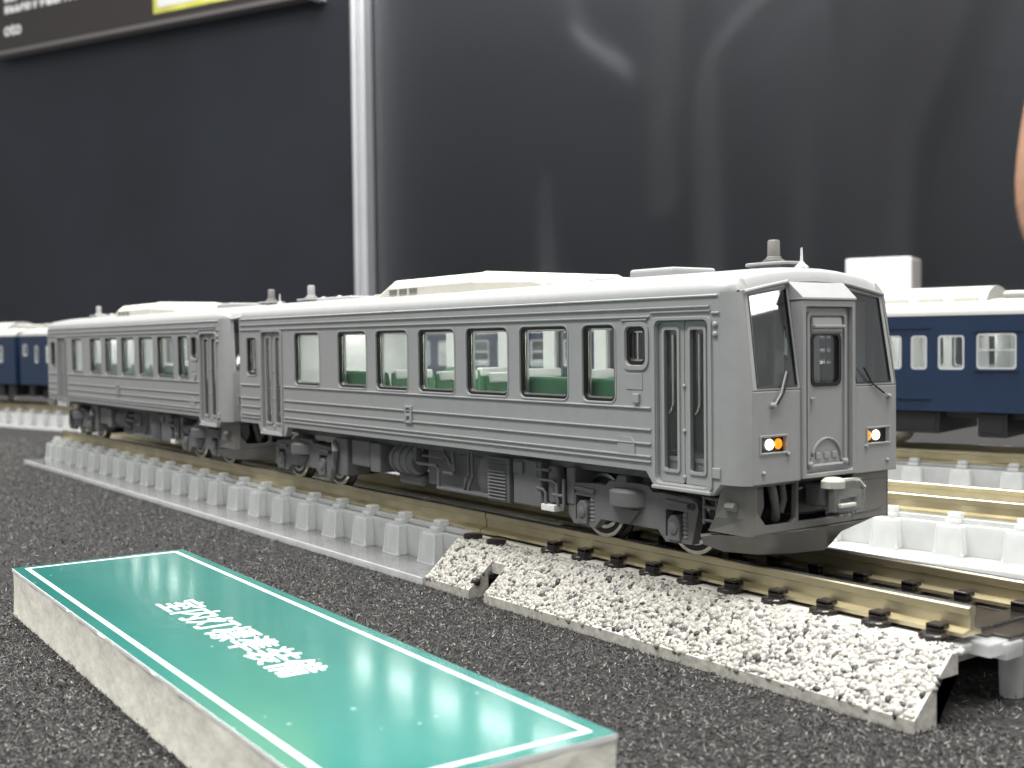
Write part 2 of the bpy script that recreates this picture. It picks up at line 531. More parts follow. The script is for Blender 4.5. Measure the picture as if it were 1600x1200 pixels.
def build_background():
    OFF[0] = Vector((0, 0, 0))
    o = build('back_wall', wbox(MB(), -1500, -150, -300, 1100, -15, 0), 'panel')
    o['kind'] = 'structure'
    o = build('back_wall', wbox(MB(), -150, 1300, -300, 1100, -15, 0), 'panel')
    o['kind'] = 'structure'
    # aluminium post over the panel joint, with its channel
    base = Vector(wp(-150, -300, 0))
    t = thing('aluminium_post', 'pale vertical aluminium post between the two dark wall panels', 'post', base)
    OFF[0] = base
    mb = MB()
    wbox(mb, -151.5, -147.5, -300, 1100, 0.5, 14)
    wbox(mb, -141.5, -137.5, -300, 1100, 0.5, 14)
    build('flange', mb, 'alu', t, bevel=1.0)
    build('channel', wbox(MB(), -147.5, -141.5, -300, 1100, 0.5, 10), 'alu', t, bevel=1.0)
    # poster on the left
    base = Vector(wp(-410, 333, 0))
    OFF[0] = base
    t = thing('poster_panel', 'black poster board with white lettering and a yellow picture, top left', 'poster', base)
    build('board', wbox(MB(), -637, -189, 336, 900, 2, 17), 'trim', t, bevel=1.0)
    build('print_sheet', wbox(MB(), -635.5, -191, 341, 898, 17.2, 17.8), 'posterbg', t)
    yp = build('yellow_picture', wbox(MB(), -386, -203, 347, 600, 18, 18.4), 'yellow', t)
    for (a, b, c, d) in ((-380, -330, 352, 372), (-318, -300, 350, 380), (-270, -225, 356, 366)):
        build('picture_highlight', wbox(MB(), a, b, c, d, 18.6, 18.9), 'white', yp)
    for row, (z, n, c) in enumerate(((378, 16, 'white'), (390, 18, 'white'), (402, 18, 'white'), (414, 18, 'white'))):
        x = -604
        mb = MB()
        for k in range(n):
            ww = rnd.uniform(5, 9)
            wbox(mb, x, x + ww * 0.42, z, z + 8, 18, 18.3)
            wbox(mb, x + ww * 0.42, x + ww, z + rnd.choice((0, 3, 5)), z + rnd.choice((6, 8)), 18, 18.3)
            x += ww + 1.6
        build('text_line', mb, c, t)
    build('white_corner_cap', wbox(MB(), -196.5, -187.5, 334.5, 352, 1, 19), 'white', t)
    # small white lettering under the text lines
    cu = bpy.data.curves.new('txt', 'FONT')
    cu.body = 'oto'
    cu.size = 19 * S
    cu.offset = 0.6 * S
    tmp = bpy.data.objects.new('txt', cu)
    col.objects.link(tmp)
    dg = bpy.context.evaluated_depsgraph_get()
    me = bpy.data.meshes.new_from_object(tmp.evaluated_get(dg))
    bpy.data.objects.remove(tmp)
    rot = Matrix((WD, Vector((0, 0, 1)), WN)).transposed().to_4x4()
    rot.translation = (Vector(wp(-606, 355, 18.2)) - base) * S
    me.transform(rot)
    me.materials.clear()
    me.materials.append(M['white'])
    lo = bpy.data.objects.new('lettering', me)
    col.objects.link(lo)
    lo.parent = t

    # solid shapes added for the pale blurred streaks, behind the blur panel
    OFF[0] = base = Vector(wp(162, -280, 58))
    t = thing('wide_streak', 'pale grey blurred streak above the railcar roof hatch, built as a flat solid', 'strip', base)
    build('strip', wbox(MB(), 151, 174, 122, 600, 54, 60), 'palestreak', t, bevel=1)
    build('lower_end', wbox(MB(), 154, 171, 114, 124, 52, 62), 'palestreak', t, bevel=1)
    OFF[0] = base = Vector(wp(198, -280, 58))
    t = thing('bent_streak', 'grey blurred streak bending over to the right, built as a tube', 'stand', base)
    build('upright', MB().tube([wp(198, z, 58) for z in (-280, 120, 206)] + [wp(201, 218, 58)], 9, 12), 'palestreak', t, smooth=True)
    build('slanting_arm', MB().tube([wp(201, 218, 58), wp(211, 232, 58), wp(243, 258, 58), wp(330, 330, 58)], 7, 12), 'palestreak', t, smooth=True)
    OFF[0] = base = Vector(wp(105, 200, 58))
    t = build('curved_streak', MB().tube([wp(*q, 58) for q in ((84, 420), (85, 330), (88, 275), (93, 252), (106, 238), (121, 230), (132, 220), (135, 208))], 6.5, 12), 'palestreak', None, smooth=True)
    t.location = base * S
    tag(t, 'pale curved streak at the left end of the blurred backdrop, built as a tube', 'hose')
    OFF[0] = base = Vector(wp(266, -280, 58))
    t = build('thin_streak', MB().tube([wp(266, -280, 58), wp(266, 100, 58), wp(264, 190, 58), wp(255, 215, 58)], [4, 4, 5, 9], 12), 'palestreak', None, smooth=True)
    t.location = base * S
    tag(t, 'thin grey blurred streak above the railcar cab roof, built as a tube', 'pole')
    OFF[0] = base = Vector(wp(66, -280, 58))
    t = thing('slim_streak', 'slim pale blurred streak with an orange lower end behind the railcar roof, built as a tube', 'post', base)
    build('shaft', MB().tube([wp(66, 70, 58), wp(66, 150, 58)], [7, 2.5], 12), 'palestreak', t, smooth=True)
    build('foot', MB().tube([wp(66, -280, 58), wp(66, 70, 58)], [10, 9], 12), 'orange', t, smooth=True)
    # solid added for the grey blurred band: broad at the top, narrow below
    OFF[0] = base = Vector(wp(315, -280, 45))
    mb = MB()
    loops = []
    for z, s0, s1 in ((520, 270, 390), (300, 276, 384), (240, 282, 371), (200, 290, 358), (160, 296, 338), (80, 298, 334), (-280, 300, 332)):
        loops.append([wp(0.5 * (s0 + s1) + 0.5 * (s1 - s0) * math.cos(a), z, 45 + 22 * math.sin(a)) for a in [2 * math.pi * k / 16 for k in range(16)]])
    mb.loft(loops, True, True)
    t = build('grey_band', mb, 'greystreak', None, smooth=True)
    t.location = base * S
    tag(t, 'broad grey blurred band narrowing downwards, built as a solid, above the blue railcar', 'coat')
    build_arm()
    OFF[0] = base = Vector(wp(336, 0, 140))
    b = build('white_box', wbox(MB(), 318, 356, 0.02, 69, 128, 160), 'white', None, bevel=1.2)
    b.location = base * S
    tag(b, 'small bright white box standing behind the railcar cab and blue train', 'box')
    OFF[0] = base = Vector(wp(300, 0, 120))
    p = build('blur_panel', wbox(MB(), -51, 640, 0, 400, 118, 121), 'frost', None)  # added panel, scatters light to blur the shapes behind it
    p.location = base * S
    tag(p, 'added frosted panel that blurs the upper right background', 'panel')

def build_arm():
    """bent bare arm of someone standing beside the table, mostly out of the picture"""
    OFF[0] = base = Vector(wp(458, 0, 175))
    me = bpy.data.meshes.new('person')
    J = [((470, 330), 52), ((452, 230), 47), ((432, 150), 42), ((428, 118), 40), ((446, 78), 37), ((480, 40), 29), ((505, 12), 24)]
    vs, es, rs = [], [], []
    for (q, r) in J:
        vs.append(wp(q[0] + 19, q[1] - 30, 175))
        rs.append(r)
    es = [(i, i + 1) for i in range(len(J) - 1)]
    n0 = len(vs)
    wrist = len(vs) - 1
    vs.append(wp(520 + 22, -10 - 20, 177)); rs.append(26); es.append((wrist, n0))
    vs.append(wp(532 + 22, -34 - 20, 181)); rs.append(24); es.append((n0, n0 + 1))
    palm = n0 + 1
    for k, (dx, L) in enumerate(((-22, 48), (-8, 58), (6, 54), (19, 42))):
        a = len(vs)
        vs.append(wp(532 + dx + 22, -58 - 20, 183)); rs.append(9.5)
        vs.append(wp(534 + dx * 1.1 + 22, -58 - L * .5 - 20, 189)); rs.append(9)
        vs.append(wp(534 + dx * 1.1 + 22, -58 - L - 20, 199)); rs.append(7.5)
        es += [(palm, a), (a, a + 1), (a + 1, a + 2)]
    a = len(vs)
    vs.append(wp(500 + 22, -24 - 20, 199)); rs.append(11)
    vs.append(wp(492 + 22, -52 - 20, 211)); rs.append(9)
    es += [(n0, a), (a, a + 1)]
    me.from_pydata([tuple((Vector(v) - base) * S) for v in vs], es, [])
    o = bpy.data.objects.new('person', me)
    col.objects.link(o)
    o.location = base * S
    md = o.modifiers.new('skin', 'SKIN')
    for i, sv in enumerate(me.skin_vertices[0].data):
        sv.radius = (rs[i] * S, rs[i] * S)
        sv.use_root = i == 0
    sd = o.modifiers.new('sub', 'SUBSURF')
    sd.levels = sd.render_levels = 2
    me.materials.append(M['skin'])
    tag(o, 'bare bent arm of a person at the right edge, out of focus', 'person')
    sl = MB().tube([wp(497, 400, 175), wp(489, 300, 175), wp(474, 200, 175)], [64, 58, 54], 20)
    s_ = build('sleeve', sl, 'cloth', o, smooth=True)
    return o

# ------------------------------------------------------------------ tracks
RAILZ = 6.4
def rail_profile(yc):
    return [(yc - 1.0, 4.55), (yc + 1.0, 4.55), (yc + 1.0, 4.8), (yc + 0.22, 5.0), (yc + 0.22, 5.75), (yc + 0.38, 5.85), (yc + 0.38, 6.32), (yc + 0.3, 6.4), (yc - 0.3, 6.4), (yc - 0.38, 6.32), (yc - 0.38, 5.85), (yc - 0.22, 5.75), (yc - 0.22, 5.0), (yc - 1.0, 4.8)]

def clear_track(label, loc, rz, x0, x1, first_tooth, rails=(None, None), plate='plate', block='clearw', wall='clear'):
    OFF[0] = Vector((0, 0, 0))
    t = thing('clear_track', label, 'track', loc, rz, 'clear plastic display tracks')
    build('base_plate', MB().box(x0, x1, -12.5, 12.5, 0.02, 0.75), plate, t, bevel=0.12)
    build('plate_edge_highlight', MB().box(x0, x1, -12.72, -12.52, 0.03, 0.8), 'clearx', t, bevel=0.08)  # white strip paints in the bright front edge of the clear plate
    mb = MB()
    mb.box(x0 + 1, x1 - 1, -7.3, -6.6, 0.75, 3.99)
    mb.box(x0 + 1, x1 - 1, 6.6, 7.3, 0.75, 3.99)
    build('side_wall', mb, wall, t, bevel=0.1)
    build('deck', MB().box(x0, x1, -6.6, 6.6, 4.0, 4.5), 'clear', t, bevel=0.12)
    proto = None
    x = first_tooth
    while x < x1 - 2:
        if x > x0 + 1:
            if proto is None:
                mb = MB()
                for sg in (-1, 1):
                    lo = [(-1.55, sg * 8.5), (1.55, sg * 8.5), (1.7, sg * 7.32), (-1.7, sg * 7.32)]
                    hi = [(-1.35, sg * 8.2), (1.35, sg * 8.2), (1.5, sg * 7.32), (-1.5, sg * 7.32)]
                    mb.loft([[(a, b, 0.76) for a, b in lo], [(a, b, 3.95) for a, b in hi]], True, True)
                    mb.box(-0.8, 0.8, sg * 6.62 if sg > 0 else -7.6, 7.6 if sg > 0 else -6.62, 3.97, 4.5)
                    mb.box(-0.7, 0.7, *sorted((sg * 5.95, sg * 7.2)), 4.51, 5.15)
                proto = build('sleeper_block', mb, block, t, bevel=0.2)
                proto.location.x = x * S
                # white strips paint in the light gathered along the moulded edges
                mb = MB()
                for sg in (-1, 1):
                    for ex in (-1, 1):
                        mb.tube([(ex * 1.5, sg * 8.48, 0.78), (ex * 1.44, sg * 8.42, 1.3), (ex * 1.3, sg * 8.2, 3.9)], [0.22, 0.13, 0.1], 6)
                    mb.box(-1.4, 1.4, *sorted((sg * 8.5, sg * 8.62)), 0.77, 0.92)
                build('edge_highlight', mb, 'clearx', proto)
            else:
                c = copy_tree(proto, t)
                c.location.x = x * S
        x += 7.2
    for yc in (-4.87, 4.87):
        rl = build('rail', MB().prism(rail_profile(yc), 'x', x0 + 0.3 if rails[0] is None else rails[0], x1 - 0.3 if rails[1] is None else rails[1]), 'brass', t)
        build('running_surface', MB().prism([(yc - .3, 6.402), (yc + .3, 6.402), (yc + .26, 6.42), (yc - .26, 6.42)], 'x', x0 + 0.3 if rails[0] is None else rails[0], x1 - 0.3 if rails[1] is None else rails[1]), 'steel', rl)
    return t

def icosphere(sub):
    import bmesh
    bm = bmesh.new()
    bmesh.ops.create_icosphere(bm, subdivisions=sub, radius=1.0)
    v = np.array([x.co[:] for x in bm.verts])
    f = np.array([[y.index for y in x.verts] for x in bm.faces])
    bm.free()
    return v, f

def ballast_track():
    OFF[0] = Vector((0, 0, 0))
    t = thing('ballast_track', 'short track piece on speckled white ballast under the railcar cab', 'track', (0, 0, 0))
    outer = [(-12.5, 0.02), (-12.5, 0.85), (-8.7, 4.25), (8.7, 4.25), (12.5, 0.85), (12.5, 0.02)]
    full = outer + [(10.3, 0.02), (10.3, 2.3), (-10.3, 2.3), (-10.3, 0.02)]
    notch = [(-9.9, 2.15), (-9.9, 3.16), (-8.7, 4.25), (8.7, 4.25), (12.5, 0.85), (12.5, 0.02), (10.3, 0.02), (10.3, 2.3), (-9.6, 2.3), (-9.6, 2.15)]
    mb = MB()
    mb.prism(full, 'x', -38.2, -30.7)
    mb.prism(notch, 'x', -30.7, -28.3)
    mb.prism(full, 'x', -28.3, 13.6)
    for sg in (-1, 1):
        mb.prism([(sg * 12.5, 0.02), (sg * 12.5, 0.85), (sg * 8.7, 4.25), (sg * 8.1, 4.25), (sg * 8.1, 2.9), (sg * 10.3, 2.9), (sg * 10.3, 0.02)], 'x', 13.6, 16.4)
    build('ballast_bed', mb, 'bed', t)
    # grains moulded into the shoulders and the cess
    iv, fi = icosphere(2)
    rs = np.random.RandomState(11)
    V, F_ = [], []
    def scatter(n, x0, x1, ya, za, yb, zb, rlo, rhi):
        tt = rs.uniform(0, 1, n)
        xs = rs.uniform(x0, x1, n)
        for k in range(n):
            y, z = ya + (yb - ya) * tt[k], za + (zb - za) * tt[k]
            x = xs[k]
            if -30.9 < x < -28.1 and y < -9.7:
                continue
            r = rs.uniform(rlo, rhi)
            sc3 = rs.uniform(0.7, 1.2, 3)
            vv = iv * sc3
            vv = vv * (1 + 0.22 * np.sin(iv @ rs.normal(0, 2.2, (3, 1)) + rs.uniform(0, 6)))
            a = rs.uniform(0, 6.28)
            R_ = np.array([[math.cos(a), -math.sin(a), 0], [math.sin(a), math.cos(a), 0], [0, 0, 1]])
            vv = (vv @ R_.T) * r + np.array([x, y, z - r * 0.74])
            F_.append(fi + len(V) * len(iv))
            V.append(vv)
    scatter(7600, -38.0, 16.2, -12.3, 1.05, -8.6, 4.3, 0.12, 0.34)
    scatter(1700, -38.0, 16.2, -8.7, 4.28, -7.0, 4.28, 0.13, 0.28)
    scatter(700, -38.0, 16.2, 12.2, 1.05, 8.6, 4.3, 0.25, 0.42)
    V = np.concatenate(V)
    F_ = np.concatenate(F_)
    me = bpy.data.meshes.new('ballast_grains')
    me.vertices.add(len(V))
    me.vertices.foreach_set('co', (V * S).astype(np.float32).ravel())
    me.loops.add(len(F_) * 3)
    me.loops.foreach_set('vertex_index', F_.astype(np.int32).ravel())
    me.polygons.add(len(F_))
    me.polygons.foreach_set('loop_start', np.arange(0, len(F_) * 3, 3, dtype=np.int32))
    me.polygons.foreach_set('use_smooth', [True] * len(F_))
    me.update()
    me.materials.append(M['stone'])
    o = bpy.data.objects.new('ballast_grains', me)
    col.objects.link(o)
    o.parent = t
    o['kind'] = 'stuff'
    # dark trough between the rails
    build('track_bed', MB().box(-36, 15.5, -3.6, 3.6, 4.26, 4.34), 'sleeper', t)
    # sleepers with rail clips
    proto = None
    x = -26.3
    while x < 14:
        if proto is None:
            mb = MB()
            mb.box(-0.95, 0.95, -6.3, 6.3, 4.2, 4.53)
            for yc in (-6.35, 6.35):
                mb.lathe((0, yc, 4.2), [(0.98, 0), (0.95, 0.36), (0.75, 0.46)], 'z', 14)
            for yc in (-4.87, 4.87):
                for sg in (-1, 1):
                    y0 = yc + sg * 1.02
                    mb.box(-0.55, 0.55, *sorted((y0, y0 + sg * 0.55)), 4.53, 5.15)
                    mb.box(-0.55, 0.55, *sorted((yc + sg * 0.5, y0 + sg * 0.55)), 4.82, 5.2)
            proto = build('sleeper', mb, 'sleeper', t, bevel=0.1)
            proto.location.x = x * S
        else:
            c = proto.copy()
            col.objects.link(c)
            c.parent = t
            c.location.x = x * S
        x += 4.42
    for yc in (-4.87, 4.87):
        rl = build('rail', MB().prism(rail_profile(yc), 'x', -38.3, 15.3), 'brass', t)
        build('running_surface', MB().prism([(yc - .3, 6.402), (yc + .3, 6.402), (yc + .26, 6.42), (yc - .26, 6.42)], 'x', -38.3, 15.3), 'steel', rl)
    for (x, y) in ((-37.0, -7.7), (-32.9, -7.8), (-37.0, 7.7), (-32.9, 7.8)):
        mb = MB()
        mb.lathe((x, y, 4.25), [(0.95, 0), (0.95, 0.4), (0.8, 0.5)], 'z', 20)
        build('joint_stud', mb, 'sleeper', t, smooth=True)
    for yc in (-4.87, 4.87):
        build('rail_joiner', MB().box(-41, -35.5, yc - 1.15, yc + 1.15, 4.5, 4.54), 'brass', t)
    # connector at the open end
    mb = MB()
    mb.box(13.62, 16.6, -4.9, 7.2, 3.3, 4.22)
    mb.box(13.62, 15.4, -7.9, -4.92, 3.5, 4.1)
    mb.box(15.0, 16.9, -3.6, -1.6, 3.0, 4.1)
    build('end_connector', mb, 'clear', t, bevel=0.15)
    mb = MB()
    mb.box(15.42, 16.7, -2.9, 6.6, 4.24, 4.42)
    mb.box(13.7, 14.9, -7.6, -6.2, 4.12, 4.3)
    build('connector_tongue', mb, 'sleeper', t, bevel=0.1)
    build('connector_pillar', MB().lathe((15.6, -0.9, 0.02), [(0.75, 0), (0.85, 3.28)], 'z', 16), 'clearw', t, smooth=True)
    return t

# ------------------------------------------------------------------ grey railcar
WIN = [(-72.6, -66.1), (-61.4, -54.9), (-52.7, -46.2), (-44.0, -37.4), (-35.3, -28.6), (-26.7, -19.9), (-17.9, -13.8)]
WZ = (18.55, 24.75)
DOORS = [(-82.3, -76.2), (-9.2, -3.1)]
HW = 9.33

def window_set(root, sg, rect, r, gas=0.23, pane='pane', name='window'):
    """rubber gasket with its pane, set into a side-wall opening"""
    y0, y1 = sorted((sg * (HW - 0.12), sg * (HW - 0.6)))
    mb = MB().prism(rrect(*inset(rect, 0.01), r), 'y', y0, y1, [rrect(*inset(rect, gas), max(0.12, r - gas * 0.6))])
    g = build(name, mb, 'rubber', root)
    build('frame_lip', MB().prism(rrect(*inset(rect, -0.17), r + 0.15), 'y', *sorted((sg * (HW - 0.02), sg * (HW + 0.07))), [rrect(*inset(rect, -0.02), r)]), 'roof', g, bevel=0.04)
    inn = inset(rect, gas + 0.01)
    rim = MB().prism(rrect(*inn, 0.3), 'y', sg * (HW - 0.34), sg * (HW - 0.42), [rrect(*inset(inn, 0.13), 0.22)])
    build('rim', rim, 'steel', g)
    build('pane', MB().prism(rrect(*inset(rect, gas * 0.9), 0.3), 'y', sg * (HW - 0.44), sg * (HW - 0.58)), pane, g)
    return g

def railcar():
    OFF[0] = Vector((0, 0, RAILZ))
    c = thing('grey_railcar', 'leading grey diesel railcar with lit headlights and cab in front', 'model train', (0, 0, RAILZ), 0, 'grey railcars on the front track')
    X1, X0 = -2.2, -89.2
    # ---- side walls
    for sg in (-1, 1):
        outline = [(X0, 13.25), (-83.6, 13.25), (-82.9, 12.1), (-75.6, 12.1), (-74.9, 13.25), (-10.2, 13.25), (-9.4, 12.3), (-9.3, 12.0), (-3.0, 12.0), (X1, 12.9), (X1, 26.8), (X0, 26.8)]
        holes = [rrect(a, b, *WZ, 0.6) for a, b in WIN]
        holes.append(rrect(-12.45, -10.15, 21.55, 24.55, 0.55))
        holes.append(rrect(-86.8, -83.8, 19.5, 24.3, 0.5))
        for a, b in DOORS:
            holes.append(rrect(a + 0.25, b - 0.25, 12.55, 24.95, 0.5))
        y0, y1 = sorted((sg * HW, sg * (HW - 0.75)))
        build('side_wall', MB().prism(outline, 'y', y0, y1, holes), 'grey', c, bevel=0.09)
        # interior lining, a little smaller, behind the wall
        lout = [(X0 + 0.8, 14.2), (X1 - 1, 14.2), (X1 - 1, 26.2), (X0 + 0.8, 26.2)]
        lh = [rrect(a - .1, b + .1, WZ[0] - .1, WZ[1] + .1, 0.6) for a, b in WIN] + [rrect(-12.55, -10.05, 21.45, 24.65, 0.55), rrect(-86.9, -83.7, 19.4, 24.4, 0.5)]
        lh += [rrect(a + .2, b - .2, 14.5, 25.0, .5) for a, b in DOORS]
        ly = sorted((sg * (HW - 0.8), sg * (HW - 1.1)))
        build('interior_lining', MB().prism(lout, 'y', ly[0], ly[1], lh), 'lining', c)
        for a, b in WIN:
            window_set(c, sg, (a, b, *WZ), 0.6)
        g = window_set(c, sg, (-12.45, -10.15, 21.55, 24.55), 0.55, 0.3, 'smoke', 'crew_window')
        build('sash_bar', MB().box(-11.42, -11.25, *sorted((sg * (HW - .25), sg * (HW - .45))), 22.0, 24.1), 'steel', g)
        window_set(c, sg, (-86.8, -83.8, 19.5, 24.3), 0.5, 0.3, 'smoke', 'crew_window')
        yo = sg * (HW + 0.13)
        # raised surround of the crew window
        build('window_surround', MB().prism(rrect(-12.85, -9.75, 21.15, 24.95, 0.8), 'y', *sorted((sg * (HW - 0.05), yo)), [rrect(-12.5, -10.1, 21.5, 24.6, 0.55)]), 'grey', c, bevel=0.07)
        # ---- doors: two leaves each
        for (a, b) in DOORS:
            mid = 0.5 * (a + b)
            build('door_surround', MB().prism(rrect(a - 0.15, b + 0.15, 12.15, 25.25, 0.6), 'y', *sorted((sg * (HW - 0.05), sg * (HW + 0.16))), [rrect(a + 0.2, b - 0.2, 12.5, 24.98, 0.5)]), 'grey', c, bevel=0.07)
            for k, (p, q) in enumerate(((a + 0.27, mid - 0.03), (mid + 0.03, b - 0.27))):
                wr = (p + 0.62, q - 0.62, 13.55, 24.3) if True else None
                leaf = build('door', MB().prism(rrect(p, q, 12.58, 24.92, 0.25), 'y', *sorted((sg * (HW - 0.62), sg * (HW - 0.3))), [rrect(*wr, 0.2)]), 'grey', c, bevel=0.06)
                build('window_frame', MB().prism(rrect(*inset(wr, -0.2), 0.3), 'y', *sorted((sg * (HW - 0.35), sg * (HW - 0.16))), [rrect(*inset(wr, 0.04), 0.2)]), 'roof', leaf, bevel=0.05)
                build('pane', MB().prism(rrect(*inset(wr, -0.05), 0.2), 'y', sg * (HW - 0.5), sg * (HW - 0.58)), 'smoke', leaf)
                hx = 0.5 * (wr[0] + wr[1]) + 0.1
                build('grab_rail', MB().tube([(hx, sg * (HW - 0.36), 23.9), (hx, sg * (HW - 0.36), 18.6), (hx - 0.22, sg * (HW - 0.36), 18.1), (hx - 0.45, sg * (HW - 0.36), 17.9)], 0.09, 6), 'steel', leaf)
            build('step_sill', MB().box(a - 0.1, b + 0.1, *sorted((sg * (HW - 0.1), sg * (HW + 0.3))), 12.02, 12.3), 'roof', c, bevel=0.07)
            for z in (20.0, 16.6, 13.1, 24.9):
                build('door_stud', MB().lathe((mid, sg * (HW - 0.32), z), [(0.16, 0), (0.16, sg * 0.12), (0.08, sg * 0.2)], 'y', 8), 'roof', c, smooth=True)
        # ---- pressed beads along the body
        def bead(x0, x1, z, h=0.11, d=0.15):
            y_in, y_out = sg * (HW - 0.03), sg * (HW + d)
            mb = MB().prism([(y_in, z - h), (y_out, z - h * .35), (y_out, z + h * .35), (y_in, z + h)], 'x', x0, x1)
            build('bead', mb, 'grey', c)
        for z in (18.2, 16.5, 15.4, 14.4, 13.98):
            bead(-75.8, -9.55, z)
            bead(-88.8, -82.9, z)
        bead(-88.8, -9.6, 25.32, 0.11)
        bead(-88.8, -3.2, 25.95, 0.11)
        bead(-9.5, -3.1, 25.62, 0.1)
        bead(-3.0, -2.2, 25.45, 0.12)
        bead(-12.9, -9.9, 25.1, 0.12)
        bead(-89.0, -2.4, 26.72, 0.12, 0.12)
        mb = MB()
        mb.box(-46.6, -45.4, *sorted((sg * (HW - .03), sg * (HW + .16))), 15.3, 16.9)
        plate = build('sign_holder', MB().prism([(-46.7, 15.2), (-45.3, 15.2), (-45.3, 17.0), (-46.7, 17.0)], 'y', *sorted((sg * (HW - .03), sg * (HW + .22))), [[(-46.4, 16.2), (-45.6, 16.2), (-45.6, 16.75), (-46.4, 16.75)], [(-46.3, 15.45), (-45.7, 15.45), (-45.7, 15.9), (-46.3, 15.9)]]), 'grey', c, bevel=0.05)
        build('filler_flap', MB().prism([(-13.5, 14.3), (-11.4, 14.3), (-11.4, 15.5), (-11.9, 15.85), (-13.5, 15.85)], 'y', *sorted((sg * (HW - .03), sg * (HW + .1)))), 'grey', c, bevel=0.06)
        build('inspection_panel', MB().prism([(-12.4, 19.6), (-10.5, 19.6), (-10.5, 20.9), (-12.4, 20.9)], 'y', *sorted((sg * (HW - .03), sg * (HW + .06)))), 'grey', c, bevel=0.05)
        build('intercom_box', MB().box(-11.5, -10.8, *sorted((sg * (HW - .03), sg * (HW + .25))), 18.55, 19.3), 'grey', c, bevel=0.06)
        for z in (23.9, 24.6):
            build('side_lamp', MB().lathe((-2.62, sg * (HW - 0.05), z), [(0.24, 0), (0.24, sg * 0.16), (0.12, sg * 0.28)], 'y', 12), 'roof', c, smooth=True)
        build('nose_step', MB().box(-2.95, -2.15, *sorted((sg * (HW - .05), sg * (HW + .14))), 13.3, 14.1), 'grey', c, bevel=0.06)

    # ---- roof
    half = [(9.33, 26.78), (9.3, 27.15), (9.12, 27.55), (8.8, 27.85), (8.35, 28.04), (8.3, 28.2), (8.12, 28.22), (8.05, 28.12), (7.0, 28.38), (5.4, 28.66), (3.6, 28.88), (1.8, 29.0), (0, 29.04)]
    def section(x, sy=1.0, z0=26.78, top=29.04, crown=1.0):
        pts = []
        for (y, z) in half:
            pts.append((x, -y * sy, z0 + (z - 26.78) * (top - z0) / (29.04 - 26.78)))
        return pts + [(x, -p[1], p[2]) for p in pts[-2::-1]]
    loops = [section(X0, 0.97, 26.78, 28.8), section(X0 + 0.5, 0.99), section(X0 + 1.2), section(-45), section(-4.2), section(-3.0, 0.998, 26.78, 29.0), section(-2.2, 0.99, 26.8, 28.93), section(-1.75, 0.955, 26.83, 28.75), section(-1.5, 0.92, 26.86, 28.55)]
    def arch(x, sy, dz):
        pts = []
        for (y, z) in half:
            yy = y * sy
            pts.append((x, -yy, 26.88 + dz + 0.95 * (1 - (yy / 8.6) ** 2) if abs(yy) < 8.6 else 26.88 + dz))
        return pts + [(x, -p[1], p[2]) for p in pts[-2::-1]]
    loops.append(arch(-1.22, 0.90, 0.16))
    loops.append(arch(-1.15, 0.885, 0.0))
    mb = MB().loft(loops)
    roof = build('roof', mb, 'roof', c, smooth='all')
    # roof fittings
    prof = [(-57.2, 28.5), (-57.0, 29.0), (-55.2, 30.45), (-38.8, 30.45), (-29.2, 29.8), (-27.6, 29.1), (-27.4, 28.5)]
    def acsec(x, z, w, ch):
        return [(x, -w, 28.3), (x, -w, z - ch), (x, -w + ch * 1.2, z), (x, w - ch * 1.2, z), (x, w, z - ch), (x, w, 28.3)]
    ac = build('air_conditioner', MB().loft([acsec(-57.2, 28.9, 6.3, .2), acsec(-55.4, 30.35, 6.2, .9), acsec(-39, 30.4, 6.2, .9), acsec(-38.6, 30.55, 6.0, 1.1), acsec(-29.4, 29.9, 5.8, .8), acsec(-27.5, 28.9, 5.8, .2)], True, True), 'ivory', c, bevel=0.12)
    for i in range(3):
        for j in range(3):
            build('louvre', MB().box(-55.0 + i * 2.1, -53.4 + i * 2.1, -6.3, -6.1, 28.75 + j * 0.22, 28.85 + j * 0.22), 'skirt', ac)
    for (a, b, z, h) in ((-19.6, -14.0, 29.65, 2.6), (-80.4, -71.2, 29.35, 2.4), (-25.5, -22.0, 29.2, 2.4), (-66, -61, 29.25, 2.2)):
        build('roof_hatch', MB().box(a, b, -h, h, 28.6, z), 'roof', roof, bevel=0.3, segs=3)
    for x in (-5.3, -86.6):
        ex = build('exhaust_stack', MB().lathe((x, 0, 0), [(0.85, 29.5), (0.85, 29.72), (0.66, 29.76), (0.6, 29.95), (0.5, 30.0), (0.48, 31.2), (0.4, 31.3), (0.2, 31.28)], 'z', 18), 'skirt' if x > -50 else 'roof', c, smooth=True)
        build('base_plate', MB().prism(rrect(x - 2.3, x + 2.3, -1.5, 1.5, 1.2), 'z', 29.25, 29.5), 'roof', ex, bevel=0.08)
        build('mount', MB().box(x - 1.5, x + 1.5, -1, 1, 28.7, 29.25), 'roof', ex)
    build('whistle', MB().lathe((-2.5, 0, 0), [(0.6, 28.75), (0.55, 29.05), (0.3, 29.25), (0.12, 29.5), (0.08, 30.5)], 'z', 14), 'clear', roof, smooth=True)
    for x in (-83.0, -78.5):
        build('roof_knob', MB().lathe((x, 0, 0), [(0.55, 28.9), (0.5, 29.4), (0.2, 29.65)], 'z', 12), 'roof', roof, smooth=True)

    # ---- front end
    rake = 1.1 / 7.2
    def bend(p):
        return (p[0] - max(0, p[2] - 19.75) * rake, p[1], p[2])
